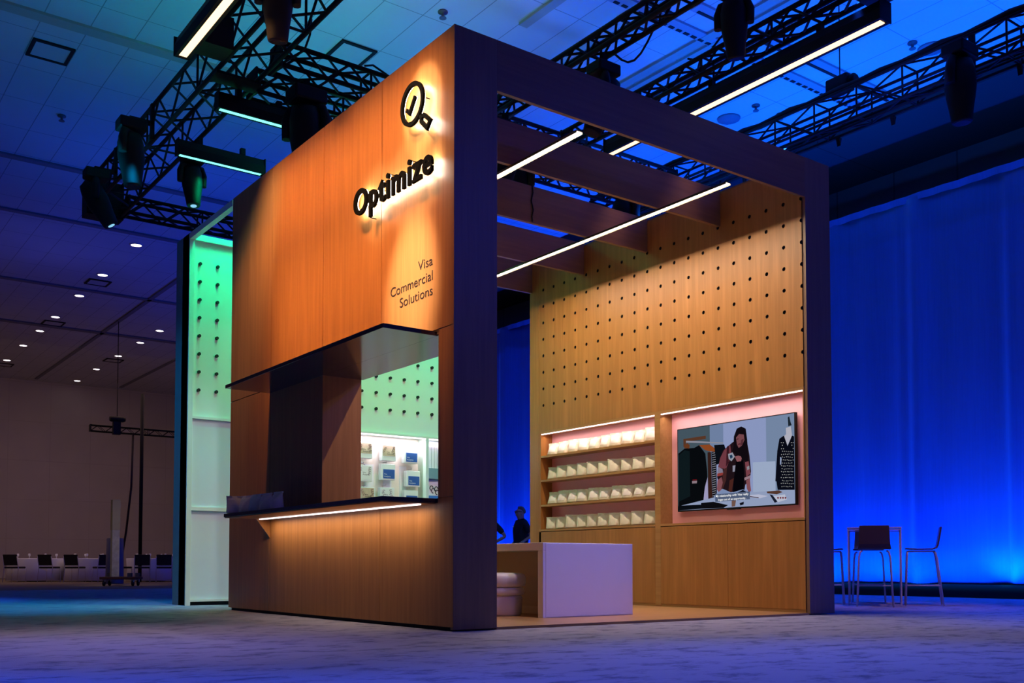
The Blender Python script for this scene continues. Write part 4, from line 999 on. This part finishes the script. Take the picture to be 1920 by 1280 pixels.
o = B().lathe([(.02, .0), (.24, .0), (.25, .02), (.23, 1.30), (.02, 1.32)], (3.66, 23.4, 0), 20).build('wrapped_bin', plain('grey_wrap', (.16, .16, .22), .7)); tag(o, 'pale blue grey wrapped bin standing behind the tan column', 'bin')
# ------------------------------------------------------------------ people standing far behind the booth
SKIN = plain('skin_tone', (.42, .25, .18), .55); SHIRT = plain('black_shirt', (.010, .010, .012), .8); PANTS = plain('dark_trousers', (.012, .012, .016), .85); HAIR = plain('grey_brown_hair', (.16, .14, .12), .8, noise=.3, scale=60); SHOE = plain('black_shoe', (.01, .01, .01), .5)
def skin_mesh(name, pts, edges, rad, mat, parent, sub=2, root=0, loose=()):
    me = bpy.data.meshes.new(name); me.from_pydata(pts, edges, []); me.materials.append(mat)
    o = bpy.data.objects.new(name, me); C.objects.link(o); o.parent = parent
    md = o.modifiers.new('skin', 'SKIN'); md.use_smooth_shade = True
    for i, v in enumerate(me.skin_vertices[0].data):
        r = rad[i]; v.radius = r if isinstance(r, tuple) else (r, r); v.use_root = (i == root); v.use_loose = i in loose
    s = o.modifiers.new('sub', 'SUBSURF'); s.levels = sub; s.render_levels = sub
    return o
def person(label, loc, rz, arms, hair_on=True, lean=0.0):
    """faces +y; x to the figure's right. arms: (side, upper, elbow, wrist) points"""
    t = thing('person', label, 'person', loc, rz=rz, local=True)
    P, E, R = [], [], []
    def add(p, r, par=None):
        P.append(p); R.append(r)
        if par is not None: E.append((par, len(P) - 1))
        return len(P) - 1
    pel = add((0, 0, .93), (.17, .12)); wa = add((0, 0, 1.08), (.135, .10), pel); ch = add((0, .0, 1.26), (.17, .12), wa); nb = add((0, -.012, 1.40), (.085, .07), ch)
    nk = add((0, .005, 1.455), .052, nb); jw = add((0, .03, 1.52), (.062, .078), nk); hd = add((0, .022, 1.585), (.075, .092), jw); tp = add((0, .012, 1.645), (.066, .08), hd)
    ns = add((0, .118, 1.555), .013, jw)
    for sx in (-1, 1): add((sx * .083, .01, 1.55), .016, jw)
    for sx in (-1, 1):
        hp = add((sx * .10, 0, .86), .088, pel); kn = add((sx * .11, .015, .48), .056, hp); an = add((sx * .115, -.02, .09), .038, kn); add((sx * .12, .12, .035), .033, an)
    for sx, (el, wr, hn) in arms.items():
        sh = add((sx * .17, -.01, 1.355), .056, ch); e = add(el, .038, sh); w = add(wr, .027, e); d = (Vector(hn) - Vector(wr)); k = add(tuple(Vector(wr) + d * .5), (.036, .018), w)
        u = d.normalized(); s = u.cross(Vector((0, 1, 0))); s = s.normalized() if s.length > .1 else Vector((1, 0, 0))
        for q, ln in ((-1.5, .065), (-.5, .08), (.5, .085), (1.5, .07)):
            b = add(tuple(Vector(wr) + d * .95 + s * q * .018), .0085, k); m = add(tuple(Vector(P[b]) + u * ln * .55), .008, b); add(tuple(Vector(P[m]) + u * ln * .4 - Vector((0, .012, 0))), .007, m)
        th = add(tuple(Vector(wr) + d * .45 + s * -.045), .009, k); add(tuple(Vector(P[th]) + u * .05 - s * .012), .008, th)
    skin_mesh('body', P, E, R, SKIN, t)
    # clothing grown on the same skeleton, a little thicker
    cp, ce, cr = [], [], []
    def ca(p, r, par=None):
        cp.append(p); cr.append(r)
        if par is not None: ce.append((par, len(cp) - 1))
        return len(cp) - 1
    a = ca((0, 0, .86), (.195, .155)); b = ca((0, 0, 1.06), (.19, .155), a); c = ca((0, 0, 1.26), (.20, .155), b); d = ca((0, -.012, 1.405), (.10, .085), c); ca((0, -.004, 1.44), (.066, .062), d)
    for sx, (el, wr, hn) in arms.items():
        s = ca((sx * .175, -.01, 1.355), .074, c); ca(tuple(Vector((sx * .175, -.01, 1.355)).lerp(Vector(el), .82)), .062, s)
    skin_mesh('shirt', cp, ce, cr, SHIRT, t)
    cp, ce, cr = [], [], []; a = ca((0, 0, .93), (.168, .125))
    for sx in (-1, 1): h1 = ca((sx * .10, 0, .84), .105, a); k1 = ca((sx * .11, .012, .48), .078, h1); ca((sx * .115, -.015, .08), .064, k1)
    skin_mesh('trousers', cp, ce, cr, PANTS, t)
    for sx in (-1, 1): skin_mesh('shoe', [(sx * .116, -.05, .045), (sx * .118, .06, .042), (sx * .12, .17, .034)], [(0, 1), (1, 2)], [.045, .046, .034], SHOE, t)
    if hair_on:
        skin_mesh('hair', [(0, -.055, 1.545), (0, -.05, 1.60), (0, -.005, 1.665), (0, .065, 1.678)], [(0, 1), (1, 2), (2, 3)], [(.062, .045), (.082, .062), (.080, .058), (.060, .030)], HAIR, t)
        g = B()
        for sx in (-1, 1): g.tube([(sx * .034 + .024 * math.cos(a), .108, 1.592 + .018 * math.sin(a)) for a in [2 * PI * k / 10 for k in range(11)]], .003, 5); g.tube([(sx * .058, .106, 1.594), (sx * .078, .02, 1.592)], .003, 5)
        o = g.build('eyeglasses', BLKP); o.parent = t; o.location = (0, 0, 0)
        e = B()
        for sx in (-1, 1): e.lathe([(.002, -.010), (.009, -.004), (.010, 0), (.009, .004), (.002, .010)], (sx * .032, .098, 1.592), 8)
        o = e.build('eye', plain('eye_white', (.6, .58, .55), .3)); o.parent = t; o.location = (0, 0, 0)
        m = B().tube([(-.022, .112, 1.517), (0, .117, 1.515), (.022, .112, 1.517)], .005, 6).build('mouth', plain('lip', (.30, .12, .10), .5)); m.parent = t; m.location = (0, 0, 0)
    b = B().box(.06, .13, .128, .134, 1.285, 1.30).build('name_badge', plain('badge_white', (.8, .8, .82), .4)); b.parent = t; b.location = (0, 0, 0)
    return t
face_left = math.atan2(.66, -.75) - PI / 2
person('person with short grey hair and glasses in a black shirt facing left before the curtain', (7.70, 9.35, 0), face_left + .5,
       {-1: ((-.27, -.10, 1.10), (-.22, .10, .96), (-.19, .17, .92)), 1: ((.27, -.09, 1.10), (.24, .10, .93), (.20, .17, .89))})
person('person in a black t-shirt with hand on hip mostly hidden behind the booth left post', (7.24, 9.83, 0), face_left + .9,
       {-1: ((-.34, -.14, 1.10), (-.23, .06, .97), (-.17, .12, .95)), 1: ((.34, -.14, 1.10), (.23, .06, .97), (.17, .12, .95))}, True)
